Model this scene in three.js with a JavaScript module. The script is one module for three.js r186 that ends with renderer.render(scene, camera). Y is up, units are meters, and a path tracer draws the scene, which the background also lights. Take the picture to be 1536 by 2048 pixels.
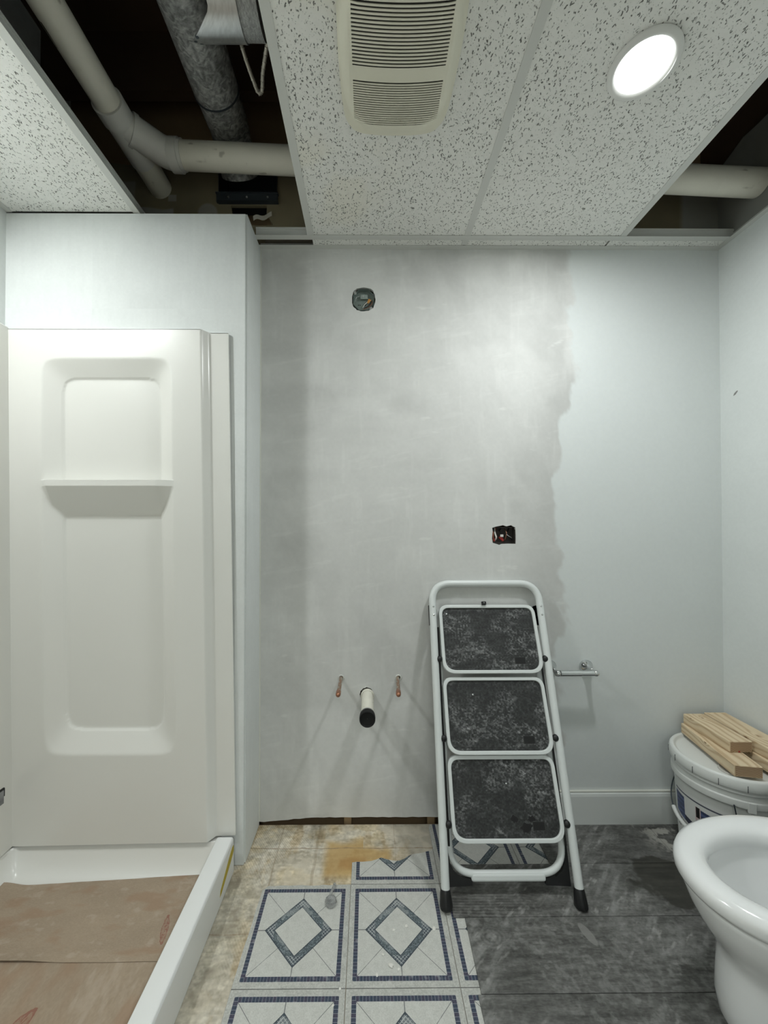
import * as THREE from 'three';
import { RoundedBoxGeometry } from 'three/addons/geometries/RoundedBoxGeometry.js';
import { RectAreaLightUniformsLib } from 'three/addons/lights/RectAreaLightUniformsLib.js';
import { mergeGeometries, toCreasedNormals } from 'three/addons/utils/BufferGeometryUtils.js';

// ------------------------------------------------------------------ camera, light, exposure
const scene = new THREE.Scene();
scene.background = new THREE.Color(0x000000);
const F = 770;                                       // focal length for a 1536 x 2048 picture
const camera = new THREE.PerspectiveCamera(2 * Math.atan(1024 / F) * 180 / Math.PI, 0.75, 0.02, 30);
camera.position.set(0, 1.211, 0);
camera.rotation.order = 'YXZ';
camera.rotation.set(0.68 * Math.PI / 180, -0.35 * Math.PI / 180, -0.06 * Math.PI / 180);
camera.setViewOffset(1536, 2048, 26.7, -18.9, 1536, 2048);
camera.updateProjectionMatrix();
const renderer = new THREE.WebGLRenderer({ antialias: true });
renderer.toneMapping = THREE.LinearToneMapping;
renderer.toneMappingExposure = 1.0;
renderer.shadowMap.enabled = true;
RectAreaLightUniformsLib.init();
const LAMP = 300, HALL_FILL = 22, LAMP_COLOR = new THREE.Color().setRGB(0.97, 1.0, 1.0);   // two LED downlights; their lights stand in downlight(); the hallway value is added fill

// ------------------------------------------------------------------ helpers
const V = (x, y, z) => new THREE.Vector3(x, y, z);
function rng(seed) { let s = seed >>> 0; return () => { s = (s + 0x6D2B79F5) >>> 0; let t = s; t = Math.imul(t ^ (t >>> 15), t | 1); t ^= t + Math.imul(t ^ (t >>> 7), t | 61); return ((t ^ (t >>> 14)) >>> 0) / 4294967296; }; }
const TAB = new Float32Array(65536); { const r = rng(77); for (let i = 0; i < 65536; i++) TAB[i] = r(); }
function vn(x, y) {                                   // value noise 0..1
  const xi = Math.floor(x), yi = Math.floor(y); let fx = x - xi, fy = y - yi;
  fx = fx * fx * (3 - 2 * fx); fy = fy * fy * (3 - 2 * fy);
  const a = (xi & 255), b = ((xi + 1) & 255), c = (yi & 255) << 8, d = ((yi + 1) & 255) << 8;
  const p = TAB[a + c], q = TAB[b + c], r = TAB[a + d], s = TAB[b + d];
  return p + (q - p) * fx + (r - p + (p - q - r + s) * fx) * fy;
}
function fbm(x, y, o = 4) { let s = 0, a = 0.5, n = 0; for (let i = 0; i < o; i++) { s += a * vn(x, y); n += a; a *= 0.5; x = x * 2.03 + 17.1; y = y * 2.03 + 9.7; } return s / n; }
const cl = (x, a = 0, b = 1) => Math.min(b, Math.max(a, x));
const ss = (a, b, x) => { const t = cl((x - a) / (b - a)); return t * t * (3 - 2 * t); };
const mix = (a, b, t) => a + (b - a) * t;
const mix3 = (a, b, t) => [mix(a[0], b[0], t), mix(a[1], b[1], t), mix(a[2], b[2], t)];
function tex(w, h, fn, srgb = true) {
  const d = new Uint8Array(w * h * 4);
  for (let j = 0; j < h; j++) for (let i = 0; i < w; i++) {
    const c = fn((i + 0.5) / w, (j + 0.5) / h, i, j), k = (j * w + i) * 4;
    if (typeof c === 'number') { d[k] = d[k + 1] = d[k + 2] = cl(c, 0, 255); } else { d[k] = cl(c[0], 0, 255); d[k + 1] = cl(c[1], 0, 255); d[k + 2] = cl(c[2], 0, 255); }
    d[k + 3] = 255;
  }
  const t = new THREE.DataTexture(d, w, h, THREE.RGBAFormat);
  t.magFilter = THREE.LinearFilter; t.minFilter = THREE.LinearMipmapLinearFilter; t.generateMipmaps = true;
  t.wrapS = t.wrapT = THREE.RepeatWrapping; t.colorSpace = srgb ? THREE.SRGBColorSpace : THREE.NoColorSpace; t.needsUpdate = true;
  return t;
}
const mat = (color, roughness = 0.8, extra = {}) => new THREE.MeshStandardMaterial({ color, roughness, ...extra });
const phys = (color, roughness, extra = {}) => new THREE.MeshPhysicalMaterial({ color, roughness, ...extra });

const used = {};
function numbered(n) { if (used[n] === undefined) { used[n] = 0; return n; } used[n]++; return n + '_' + String(used[n]).padStart(3, '0'); }
function finish(o) { o.castShadow = true; o.receiveShadow = true; return o; }
function part(name, geo, m, parent, label) {
  const o = finish(new THREE.Mesh(geo, m)); o.name = name; parent.add(o);
  if (label) o.userData.label = label; return o;
}
function tag(o, label, category, group, kind) { o.userData.label = label; o.userData.category = category; if (group) o.userData.group = group; if (kind) o.userData.kind = kind; return o; }
function thing(name, label, category, pos = [0, 0, 0], group) {
  const g = new THREE.Group(); g.name = numbered(name); g.position.set(...pos); scene.add(g); return tag(g, label, category, group);
}
function single(name, geo, m, label, category, group) { const o = finish(new THREE.Mesh(geo, m)); o.name = numbered(name); scene.add(o); return tag(o, label, category, group); }
function struct(name, label, category) { const g = new THREE.Group(); g.name = name; scene.add(g); return tag(g, label, category, null, 'structure'); }

// box between two corners
function bx(x0, x1, y0, y1, z0, z1, r = 0) {
  const w = Math.abs(x1 - x0), h = Math.abs(y1 - y0), d = Math.abs(z1 - z0);
  const g = r > 0 ? new RoundedBoxGeometry(w, h, d, 3, Math.min(r, w / 2.01, h / 2.01, d / 2.01)) : new THREE.BoxGeometry(w, h, d);
  g.translate((x0 + x1) / 2, (y0 + y1) / 2, (z0 + z1) / 2); return g;
}
function planar(g, ax, ay, x0, y0, w, h) {           // planar uv from object coordinates
  const p = g.attributes.position, uv = new Float32Array(p.count * 2), get = (a, i) => a === 'x' ? p.getX(i) : a === 'y' ? p.getY(i) : p.getZ(i);
  for (let i = 0; i < p.count; i++) { uv[2 * i] = (get(ax, i) - x0) / w; uv[2 * i + 1] = (get(ay, i) - y0) / h; }
  g.setAttribute('uv', new THREE.BufferAttribute(uv, 2)); return g;
}
class Poly extends THREE.Curve {
  constructor(pts) { super(); this.p = pts; this.l = [0]; for (let i = 1; i < pts.length; i++) this.l.push(this.l[i - 1] + pts[i].distanceTo(pts[i - 1])); }
  getPoint(t) { const L = t * this.l[this.l.length - 1]; let i = 1; while (i < this.l.length - 1 && this.l[i] < L) i++; const s = (L - this.l[i - 1]) / (this.l[i] - this.l[i - 1] || 1); return this.p[i - 1].clone().lerp(this.p[i], s); }
}
function rounded(pts, r, n = 8) {                     // polyline with rounded corners
  const out = [pts[0].clone()];
  for (let i = 1; i < pts.length - 1; i++) {
    const a = pts[i - 1].clone().sub(pts[i]), b = pts[i + 1].clone().sub(pts[i]), la = a.length(), lb = b.length(); a.normalize(); b.normalize();
    const rr = Math.min(Array.isArray(r) ? r[i - 1] : r, la * 0.49, lb * 0.49), p0 = pts[i].clone().addScaledVector(a, rr), p2 = pts[i].clone().addScaledVector(b, rr);
    for (let k = 0; k <= n; k++) { const t = k / n; out.push(p0.clone().multiplyScalar((1 - t) * (1 - t)).addScaledVector(pts[i], 2 * t * (1 - t)).addScaledVector(p2, t * t)); }
  }
  out.push(pts[pts.length - 1].clone()); return out;
}
function disc(c, n, r, seg) {                         // cap for tube ends
  const g = new THREE.CircleGeometry(r, seg); g.applyQuaternion(new THREE.Quaternion().setFromUnitVectors(V(0, 0, 1), n.clone().normalize())); g.translate(c.x, c.y, c.z); return g;
}
function tube(pts, r, seg = 12, caps = true, n = 0) {
  const c = new Poly(pts), g = new THREE.TubeGeometry(c, n || Math.max(2, pts.length * 2), r, seg, false);
  { const q = g.attributes.uv, len = c.l[c.l.length - 1]; for (let i = 0; i < q.count; i++) q.setXY(i, q.getX(i) * len, q.getY(i) * r * 6.28); }
  if (!caps) return g;
  const a = pts[0], b = pts[pts.length - 1];
  return mergeGeometries([g, disc(a, a.clone().sub(pts[1]), r, seg), disc(b, b.clone().sub(pts[pts.length - 2]), r, seg)]);
}
function rod(a, b, r, seg = 16) {
  const d = b.clone().sub(a), g = new THREE.CylinderGeometry(r, r, d.length(), seg, 1);
  g.applyQuaternion(new THREE.Quaternion().setFromUnitVectors(V(0, 1, 0), d.clone().normalize())); g.translate((a.x + b.x) / 2, (a.y + b.y) / 2, (a.z + b.z) / 2); return g;
}
function along(g, a, dir) { g.applyQuaternion(new THREE.Quaternion().setFromUnitVectors(V(0, 1, 0), dir.clone().normalize())); g.translate(a.x, a.y, a.z); return g; }
function grid(nu, nv, f, keep) {                      // one surface f(u,v) -> [x,y,z]
  const P = [], U = [], I = [];
  for (let j = 0; j <= nv; j++) for (let i = 0; i <= nu; i++) { const p = f(i / nu, j / nv); P.push(p[0], p[1], p[2]); U.push(i / nu, j / nv); }
  for (let j = 0; j < nv; j++) for (let i = 0; i < nu; i++) { if (keep && !keep(i, j)) continue; const a = j * (nu + 1) + i, b = a + 1, c = a + nu + 1, d = c + 1; I.push(a, b, d, a, d, c); }
  const g = new THREE.BufferGeometry(); g.setAttribute('position', new THREE.Float32BufferAttribute(P, 3)); g.setAttribute('uv', new THREE.Float32BufferAttribute(U, 2)); g.setIndex(I); g.computeVertexNormals(); return g;
}
function sheet(nu, nv, f, t) {                        // the same with thickness t on the far side and closed edges
  const top = grid(nu, nv, f), n = top.attributes.position.count, p = top.attributes.position, q = top.attributes.normal, P = Array.from(p.array), U = Array.from(top.attributes.uv.array), I = Array.from(top.index.array);
  for (let i = 0; i < n; i++) { P.push(p.getX(i) - q.getX(i) * t, p.getY(i) - q.getY(i) * t, p.getZ(i) - q.getZ(i) * t); U.push(U[2 * i], U[2 * i + 1]); }
  const m = top.index.array; for (let i = 0; i < m.length; i += 3) I.push(m[i] + n, m[i + 2] + n, m[i + 1] + n);
  const at = (i, j) => j * (nu + 1) + i, edge = (a, b) => I.push(a, a + n, b + n, a, b + n, b);
  for (let i = 0; i < nu; i++) { edge(at(i + 1, 0), at(i, 0)); edge(at(i, nv), at(i + 1, nv)); }
  for (let j = 0; j < nv; j++) { edge(at(0, j), at(0, j + 1)); edge(at(nu, j + 1), at(nu, j)); }
  const g = new THREE.BufferGeometry(); g.setAttribute('position', new THREE.Float32BufferAttribute(P, 3)); g.setAttribute('uv', new THREE.Float32BufferAttribute(U, 2)); g.setIndex(I); g.computeVertexNormals();
  return toCreasedNormals(g, 0.7);
}
function loft(rings, capA = true, capB = true) {
  const n = rings[0].length, P = [], I = [];
  for (const r of rings) for (const p of r) P.push(p.x, p.y, p.z);
  for (let k = 0; k < rings.length - 1; k++) for (let i = 0; i < n; i++) { const a = k * n + i, b = k * n + (i + 1) % n, c = a + n, d = b + n; I.push(a, b, d, a, d, c); }
  const cap = (k, flip) => { const c = V(0, 0, 0); rings[k].forEach(p => c.add(p)); c.multiplyScalar(1 / n); const ci = P.length / 3; P.push(c.x, c.y, c.z); for (let i = 0; i < n; i++) { const a = k * n + i, b = k * n + (i + 1) % n; flip ? I.push(ci, b, a) : I.push(ci, a, b); } };
  if (capA) cap(0, true); if (capB) cap(rings.length - 1, false);
  const g = new THREE.BufferGeometry(); g.setAttribute('position', new THREE.Float32BufferAttribute(P, 3)); g.setAttribute('uv', new THREE.Float32BufferAttribute(new Float32Array(P.length / 3 * 2), 2)); g.setIndex(I); g.computeVertexNormals(); return g;
}
function poly(pts) { const s = new THREE.Shape(); pts.forEach((p, i) => i ? s.lineTo(p[0], p[1]) : s.moveTo(p[0], p[1])); s.closePath(); return s; }
function holeOf(pts) { const s = new THREE.Path(); pts.forEach((p, i) => i ? s.lineTo(p[0], p[1]) : s.moveTo(p[0], p[1])); s.closePath(); return s; }
function rrect(x0, x1, y0, y1, r, Cls = THREE.Shape) {
  const s = new Cls(), q = Array.isArray(r) ? r : [r, r, r, r];   // bl br tr tl
  s.moveTo(x0 + q[0], y0); s.lineTo(x1 - q[1], y0); s.quadraticCurveTo(x1, y0, x1, y0 + q[1]); s.lineTo(x1, y1 - q[2]); s.quadraticCurveTo(x1, y1, x1 - q[2], y1);
  s.lineTo(x0 + q[3], y1); s.quadraticCurveTo(x0, y1, x0, y1 - q[3]); s.lineTo(x0, y0 + q[0]); s.quadraticCurveTo(x0, y0, x0 + q[0], y0); return s;
}
const ext = (s, depth, o = {}) => new THREE.ExtrudeGeometry(s, { depth, bevelEnabled: false, curveSegments: 10, ...o });
// a flat outline on the floor: outline in (x, depth), lifted y0..y1
function slab(pts, y0, y1) { const g = ext(poly(pts), y1 - y0); g.rotateX(-Math.PI / 2); g.translate(0, y0, 0); return g; }   // shape y becomes -z

// ------------------------------------------------------------------ room numbers (metres; -z is away from the camera)
const H = 2.352, ZB = -1.573, XR = 1.452, XL = -1.313, XP = -0.442, ZP = -1.392, ZF = 0.78, TOP = 3.2;
const ADDED_DOOR = [-0.42, 0.44];  // added doorway behind the viewer, an opening for the fill light
const TEES = [-0.843, -0.226, 0.391, 1.006], CROSS = -1.509;

// ------------------------------------------------------------------ procedural surfaces
const WX0 = -0.5, WW = 2.0, WH = 2.4;
function seamX(y) { return 0.765 + 0.06 * ss(1.0, 2.1, y) + 0.05 * (fbm(y * 3.1, 4.2, 3) - 0.5) + 0.05 * (fbm(y * 14, 8.8, 2) - 0.5); }
const wallBackMap = tex(1024, 1228, (u, v) => {
  const x = WX0 + u * WW, y = v * WH;
  const ang = fbm(x * 1.3 + 3, y * 1.3, 2) * 2.4, cx = Math.cos(ang), sx = Math.sin(ang);
  const tro = mix(fbm(x * 5 + 1, y * 17, 4), fbm((x + y * 0.5) * 15, (y - x * 0.5) * 6 + 4, 4), ss(0.4, 0.6, fbm(x * 1.7, y * 1.7 + 6, 2))) - 0.5;
  const blot = fbm(x * 3.2 + 11, y * 2.6 + 5, 4) - 0.5, fine = fbm(x * 90, y * 90, 2) - 0.5;
  const s = seamX(y), wide = fbm(x * 2.2, y * 6, 3) - 0.5;
  const paint = ss(-0.014, 0.014, x - s - tro * 0.10 - wide * 0.13 * mix(0.12, 1, ss(1.7, 1.1, y)));
  let plaster = 214 + blot * 20 + tro * 13 + fine * 5;
  const fresh = ss(0.40, 0.62, fbm(x * 4.1 + 31, y * 2.3 + 2, 4)) * ss(0.22, 0.02, s - x) * 13 + ss(0.5, 0.62, fbm(x * 3 + 5, y * 3.4 + 21, 4)) * 7; plaster -= fresh;
  plaster += 5 * ss(0.58, 0.84, fbm(x * 34 + 2, y * 5.5, 4)) + 4.5 * ss(0.64, 0.82, fbm((x + y * 0.3) * 7, (y - x * 0.2) * 40, 4));
  const tone = [plaster - 0.5, plaster + 0.5, plaster - 2.5];
  const g = 222 + blot * 5 + fine * 3, pt = [g - 3, g + 2, g + 0.5];
  let c = mix3(tone, pt, paint);
  const nick = ss(0.80, 0.90, fbm(x * 9 + 7, y * 26 + 3, 4)) * (1 - paint); c = mix3(c, [232, 233, 229], nick * 0.5);
  return c;
});
const wallBackBump = tex(1024, 1228, (u, v) => {
  const x = WX0 + u * WW, y = v * WH, ang = fbm(x * 1.3 + 3, y * 1.3, 2) * 2.4, cx = Math.cos(ang), sx = Math.sin(ang);
  return 128 + 110 * (fbm(x * 6 + 2, y * 12, 5) - 0.5) + 60 * (fbm(x * 40, y * 7, 3) - 0.5) + 40 * (fbm(x * 70, y * 70, 2) - 0.5);
}, false);
const M = {};
M.wallBack = new THREE.MeshStandardMaterial({ map: wallBackMap, roughness: 0.72, bumpMap: wallBackBump, bumpScale: 0.0007 });
const paintMap = tex(512, 512, (u, v) => { const b = fbm(u * 7, v * 7, 4) - 0.5, f = fbm(u * 120, v * 120, 2) - 0.5, g = 224 + b * 7 + f * 4; return [g - 3, g + 2, g]; });
const paintBump = tex(512, 512, (u, v) => 128 + 90 * (fbm(u * 110, v * 110, 3) - 0.5), false);
M.paint = new THREE.MeshStandardMaterial({ map: paintMap, roughness: 0.6, bumpMap: paintBump, bumpScale: 0.0006 });
const primerMap = tex(512, 512, (u, v) => { const b = fbm(u * 5, v * 9, 4) - 0.5, st = fbm(u * 60, v * 9, 3) - 0.5, f = fbm(u * 150, v * 150, 2) - 0.5, g = 225 + b * 9 + st * 5 + f * 4; return [g - 2, g + 2, g]; });
M.primer = new THREE.MeshStandardMaterial({ map: primerMap, roughness: 0.75, bumpMap: paintBump, bumpScale: 0.0008 });
const rawMap = tex(1024, 512, (u, v) => {           // unpainted board above the ceiling with joint compound patches
  const x = -1.4 + u * 2.9, y = 2.3 + v * 0.75, f = fbm(x * 9, y * 9, 4) - 0.5;
  let c = [124 + f * 22, 115 + f * 20, 92 + f * 16]; const mud = [150, 151, 146];
  let m = ss(1.285, 1.315, x + f * 0.02) ;                                             // taped corner
  const w = 0.03 * (fbm(x * 6, y * 6, 3) - 0.5);
  m = Math.max(m, ss(-0.79, -0.80, x + w) * ss(2.545 + 0.02 * Math.sin(x * 9), 2.535 + 0.02 * Math.sin(x * 9), y + w));
  m = Math.max(m, ss(-0.955, -0.965, x + w) * ss(2.63, 2.62, y + w) * 0.6);
  m = Math.max(m, (Math.abs(x + 0.805) < 0.016 && Math.abs(y - 2.562) < 0.014) ? 0.9 : 0);
  m = Math.max(m, ss(0.045, 0.035, Math.hypot(x + 0.66, (y - 2.50))) * 0.8);
  return mix3(c, mud, m * 0.85);
});
M.raw = new THREE.MeshStandardMaterial({ map: rawMap, roughness: 0.95 });
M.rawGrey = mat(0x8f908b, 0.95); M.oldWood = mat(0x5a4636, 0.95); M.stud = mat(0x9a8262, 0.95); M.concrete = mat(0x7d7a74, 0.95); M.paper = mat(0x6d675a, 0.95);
M.white = mat(0xd9dad5, 0.45); M.tee = mat(0xcdcfca, 0.5); M.bead = mat(0xcdd0cb, 0.7); M.caulk = mat(0xdedfd6, 0.7);

// fissured ceiling tile: pits splatted into one field
const TS = 1024, pit = new Float32Array(TS * TS);
{
  const r = rng(5), put = (x, y, rad, d) => { const R = Math.ceil(rad + 1); for (let j = -R; j <= R; j++) for (let i = -R; i <= R; i++) { const q = Math.hypot(i + Math.floor(x) + 0.5 - x, j + Math.floor(y) + 0.5 - y), w = cl(rad + 0.5 - q) * d, k = ((Math.floor(y) + j + TS) % TS) * TS + (Math.floor(x) + i + TS) % TS; if (w > pit[k]) pit[k] = w; } };
  for (let n = 0; n < 3300; n++) {
    let x = r() * TS, y = r() * TS, a = (r() - 0.5) * 1.6 + Math.PI / 2, len = r() < 0.5 ? 1 + r() * 3 : 4 + r() * 8; const rad = 0.8 + r() * 1.3, d = 0.5 + r() * 0.5;
    for (let s = 0; s < len; s++) { put(x, y, rad * (0.7 + 0.5 * r()), d); x += Math.cos(a); y += Math.sin(a); a += (r() - 0.5) * 0.9; }
  }
  for (let n = 0; n < 6000; n++) put(r() * TS, r() * TS, 0.5 + r() * 0.35, 0.35 + r() * 0.4);
}
const tileMap = tex(TS, TS, (u, v, i, j) => { const p = pit[j * TS + i], b = (fbm(u * 40, v * 40, 3) - 0.5) * 8, g = 232 + b; return mix3([g, g + 1, g - 4], [100, 100, 95], p); });
const tileBump = tex(TS, TS, (u, v, i, j) => 215 - 200 * pit[j * TS + i] + 30 * (fbm(u * 160, v * 160, 2) - 0.5), false);
M.ceilTile = new THREE.MeshStandardMaterial({ map: tileMap, roughness: 0.95, bumpMap: tileBump, bumpScale: 0.0025 });
const stainedTileMap = tex(TS, TS, (u, v, i, j) => { const p = pit[j * TS + i], b = (fbm(u * 40, v * 40, 3) - 0.5) * 8, g = 232 + b, y = ss(0.5, 0.7, fbm(u * 3.6 + 4, v * 3.6 + 1, 3)) * ss(0.62, 0.25, u) * ss(0.05, 0.15, v) * ss(0.75, 0.5, v); return mix3([g, g + 1 - y * 2, g - 4 - y * 7], [96, 96, 91], p); });
M.ceilTileStained = new THREE.MeshStandardMaterial({ map: stainedTileMap, roughness: 0.95, bumpMap: tileBump, bumpScale: 0.0025 });

// galvanised steel
const spangle = tex(512, 512, (u, v) => { const a = vn(u * 70 + 3 * vn(u * 30, v * 30), v * 46), b = fbm(u * 160, v * 120, 2), c = fbm(u * 6, v * 6, 3); const g = 150 + (a - 0.5) * 78 + (b - 0.5) * 44 + (c - 0.5) * 40; return [g, g + 2, g + 1]; });
const spangleRough = tex(256, 256, (u, v) => [0, 110 + 90 * vn(u * 60, v * 40), 0], false);
spangle.repeat.set(2.2, 2.2); M.galv = new THREE.MeshStandardMaterial({ map: spangle, roughness: 0.5, metalness: 0.25 });
M.galvBright = new THREE.MeshStandardMaterial({ map: tex(256, 256, (u, v) => { const g = 196 + 30 * (fbm(u * 18, v * 18, 3) - 0.5); return [g - 1, g + 2, g + 3]; }), roughness: 0.3, metalness: 0.85 });
M.pvc = new THREE.MeshStandardMaterial({ map: tex(512, 512, (u, v) => { const f = fbm(u * 16, v * 30, 4) - 0.5, d = ss(0.78, 0.84, fbm(u * 16 + 5, v * 26, 3)); return mix3([226 + f * 12, 224 + f * 12, 210 + f * 12], [150, 146, 132], d * 0.6); }), roughness: 0.5 });
M.pvcFit = mat(0xd6d6d0, 0.5);
M.steelDark = mat(0x4a5157, 0.5, { metalness: 0.6 });

// ------------------------------------------------------------------ back wall with its openings
function blob(cx, cy, rx, ry, n, wob, seed, sq = 2) { const r = rng(seed), o = []; for (let i = 0; i < n; i++) { const a = i / n * Math.PI * 2, c = Math.cos(a), s = Math.sin(a), k = 1 + (r() - 0.5) * wob; o.push([cx + Math.sign(c) * Math.pow(Math.abs(c), 2 / sq) * rx * k, cy + Math.sign(s) * Math.pow(Math.abs(s), 2 / sq) * ry * k]); } return o; }
const wallBack = struct('wall_back', 'grey skim-coated back wall half painted pale on its right', 'wall');
{
  const bottom = [], r = rng(9);
  for (let i = 0; i <= 40; i++) { const x = -0.47 + i * 0.024; bottom.push([x, 0.016 + 0.016 * ss(-0.44, -0.2, x) + (r() - 0.5) * 0.003]); }
  const s = poly([...bottom, [0.5, 0.008], [XR + 0.02, 0.008], [XR + 0.02, H + 0.004], [-0.47, H + 0.004]]);
  s.holes.push(holeOf(blob(-0.018, 2.144, 0.048, 0.049, 36, 0.07, 3, 2.6)));
  s.holes.push(holeOf([[0.509, 1.142], [0.528, 1.136], [0.538, 1.133], [0.545, 1.137], [0.572, 1.138], [0.603, 1.137], [0.604, 1.172], [0.602, 1.205], [0.592, 1.209], [0.585, 1.214], [0.574, 1.211], [0.566, 1.209], [0.552, 1.214], [0.540, 1.211], [0.522, 1.208], [0.507, 1.203], [0.509, 1.19], [0.506, 1.16]]));
  s.holes.push(holeOf(blob(-0.0075, 0.5265, 0.0285, 0.0285, 24, 0.16, 8)));
  s.holes.push(holeOf(blob(-0.111, 0.594, 0.0105, 0.0105, 14, 0.1, 18))); s.holes.push(holeOf(blob(0.122, 0.594, 0.0105, 0.0105, 14, 0.1, 28)));
  const g = ext(s, 0.013); g.translate(0, 0, ZB - 0.013);
  part('drywall', planar(g, 'x', 'y', WX0, 0, WW, WH), M.wallBack, wallBack);
  // raw board above the ceiling with a boot opening and a torn hole
  const u = poly([[-1.4, H - 0.02], [XR + 0.1, H - 0.02], [XR + 0.1, 2.70], [0.9, 2.715], [0.2, 2.69], [-0.37, 2.712], [-0.376, 2.572], [-0.612, 2.572], [-0.612, 2.70], [-0.9, 2.69], [-1.1, 2.71], [-1.4, 2.70]]);
  u.holes.push(holeOf([[-0.565, 2.532], [-0.56, 2.50], [-0.535, 2.47], [-0.50, 2.452], [-0.44, 2.448], [-0.392, 2.452], [-0.405, 2.475], [-0.418, 2.50], [-0.416, 2.532]]));
  const ug = ext(u, 0.013); ug.translate(0, 0, ZB - 0.0135);
  part('unpainted_drywall', planar(ug, 'x', 'y', -1.4, 2.3, 2.9, 0.75), M.raw, wallBack, 'brown unpainted board above the ceiling');
  part('footing', bx(-1.45, XR + 0.1, -0.26, -0.2, ZB - 0.16, ZB - 0.0045), M.concrete, wallBack); part('wall_cavity', bx(-1.45, XR + 0.1, -0.2, TOP, ZB - 0.16, ZB - 0.115), M.stud, wallBack);
  part('sole_plate', bx(-0.46, XR + 0.1, 0.05, 0.088, ZB - 0.11, ZB - 0.014), M.stud, wallBack); for (const x of [-1.42, XR + 0.07]) part('end_stud', bx(x, x + 0.03, -0.2, TOP, ZB - 0.115, ZB - 0.014), M.stud, wallBack);
  for (const x of [-0.10, 0.24]) part('shim', bx(x, x + 0.03, -0.02, 0.05, ZB - 0.03, ZB - 0.014), M.stud, wallBack);
  // steel track along the wall just above the ceiling and a paper flap on the torn hole
  part('steel_track', bx(XP + 0.02, XR, H + 0.022, H + 0.05, ZB + 0.0005, ZB + 0.012), M.paper, wallBack);
  for (let i = 0; i < 7; i++) part('screw', rod(V(-0.41 + i * 0.033, H + 0.034, ZB + 0.012), V(-0.41 + i * 0.033, H + 0.034, ZB + 0.0135), 0.003, 8), M.steelDark, wallBack);
  part('torn_paper', sheet(10, 4, (a, b) => [-0.47 + a * 0.075, 2.465 + 0.02 * a * a + b * 0.012 + 0.004 * Math.sin(a * 9), ZB + 0.004 + 0.008 * b + 0.004 * Math.sin(a * 6)], 0.001), mat(0xb8b4a8, 0.9), wallBack);
}
// ------------------------------------------------------------------ other walls
const wallRight = struct('wall_right', 'pale painted wall on the right side', 'wall');
part('drywall', planar(bx(XR, XR + 0.1, 0, H + 0.004, ZB - 0.15, ZF), 'z', 'y', 0, 0, 1, 1), M.paint, wallRight);
{
  const r = rng(21), top = []; for (let i = 0; i <= 40; i++) { const d = -0.7 + i * 0.0585; top.push([d, 2.70 + 0.035 * (fbm(d * 6, 1, 3) - 0.5) + (r() - 0.5) * 0.018 - 0.03 * ss(1.48, 1.58, d)]); }
  const s = poly([[1.64, H], [-0.7, H], ...top]); const g = ext(s, 0.013); g.rotateY(Math.PI / 2); g.translate(XR, 0, 0);   // shape x -> -z
  part('unpainted_drywall', g, M.rawGrey, wallRight, 'torn grey board edge above the ceiling');
  const top2 = top.map(([d, y], i) => [d, y - 0.03 - 0.035 * vn(i * 0.6, 3)]), s2 = poly([[1.64, 2.5], [-0.7, 2.5], ...top2]);
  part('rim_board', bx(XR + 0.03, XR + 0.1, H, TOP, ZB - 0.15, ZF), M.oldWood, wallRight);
}
part('scuff', (() => { const g = ext(poly(blob(0, 0, 0.010, 0.004, 14, 0.5, 4)), 0.0006); g.rotateZ(0.7); g.rotateY(-Math.PI / 2); g.translate(XR - 0.0001, 1.735, -1.507); return g; })(), mat(0x8d8e8a, 0.9), wallRight, 'small grey scuff');
const wallLeft = struct('wall_left', 'white wall above the shower on the left side', 'wall');
part('drywall', planar(bx(XL - 0.1, XL, 0, TOP, ZB - 0.15, ZF), 'z', 'y', 0, 0, 1, 1), M.primer, wallLeft);
const wallFront = struct('wall_front', 'painted wall behind the viewer with an added doorway that lets fill light in', 'wall');  // the doorway in it is added so fill light can enter
{
  const s = poly([[XL - 0.1, 0], [ADDED_DOOR[0], 0], [ADDED_DOOR[0], 2.04], [ADDED_DOOR[1], 2.04], [ADDED_DOOR[1], 0], [XR + 0.1, 0], [XR + 0.1, TOP], [XL - 0.1, TOP]]), g = ext(s, 0.11); g.translate(0, 0, ZF); part('drywall', planar(g, 'x', 'y', 0, 0, 1, 1), M.paint, wallFront);
  const w = 0.06; for (const z of [ZF - 0.012, ZF + 0.11]) { part('added_door_casing', bx(ADDED_DOOR[0] - w, ADDED_DOOR[0], 0, 2.04 + w, z, z + 0.012, 0.002), M.white, wallFront); part('added_door_casing', bx(ADDED_DOOR[1], ADDED_DOOR[1] + w, 0, 2.04 + w, z, z + 0.012, 0.002), M.white, wallFront); part('added_door_casing', bx(ADDED_DOOR[0], ADDED_DOOR[1], 2.04, 2.04 + w, z, z + 0.012, 0.002), M.white, wallFront); }  // casings around the added doorway
}
const addedHall = struct('wall_added_hall', 'added white hallway out of view, built to carry the fill light', 'wall');  // unseen hallway, added to hold the fill panel and bounce its light
part('drywall', planar(bx(-1.25, -1.15, -0.06, 2.5, ZF + 0.11, 2.6), 'z', 'y', 0, 0, 1, 1), M.paint, addedHall); part('drywall', planar(bx(1.25, 1.35, -0.06, 2.5, ZF + 0.11, 2.6), 'z', 'y', 0, 0, 1, 1), M.paint, addedHall);
part('drywall', planar(bx(-1.25, 1.35, -0.06, 2.5, 2.5, 2.6), 'x', 'y', 0, 0, 1, 1), M.paint, addedHall); part('added_hall_ceiling', bx(-1.25, 1.35, 2.42, 2.5, ZF + 0.11, 2.6), M.white, addedHall); part('added_hall_floor', bx(-1.25, 1.35, -0.06, 0, ZF + 0.1, 2.6), mat(0xb9a98e, 0.6), addedHall);
const partition = struct('wall_partition', 'white primed stub wall at the end of the shower', 'wall');
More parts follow.
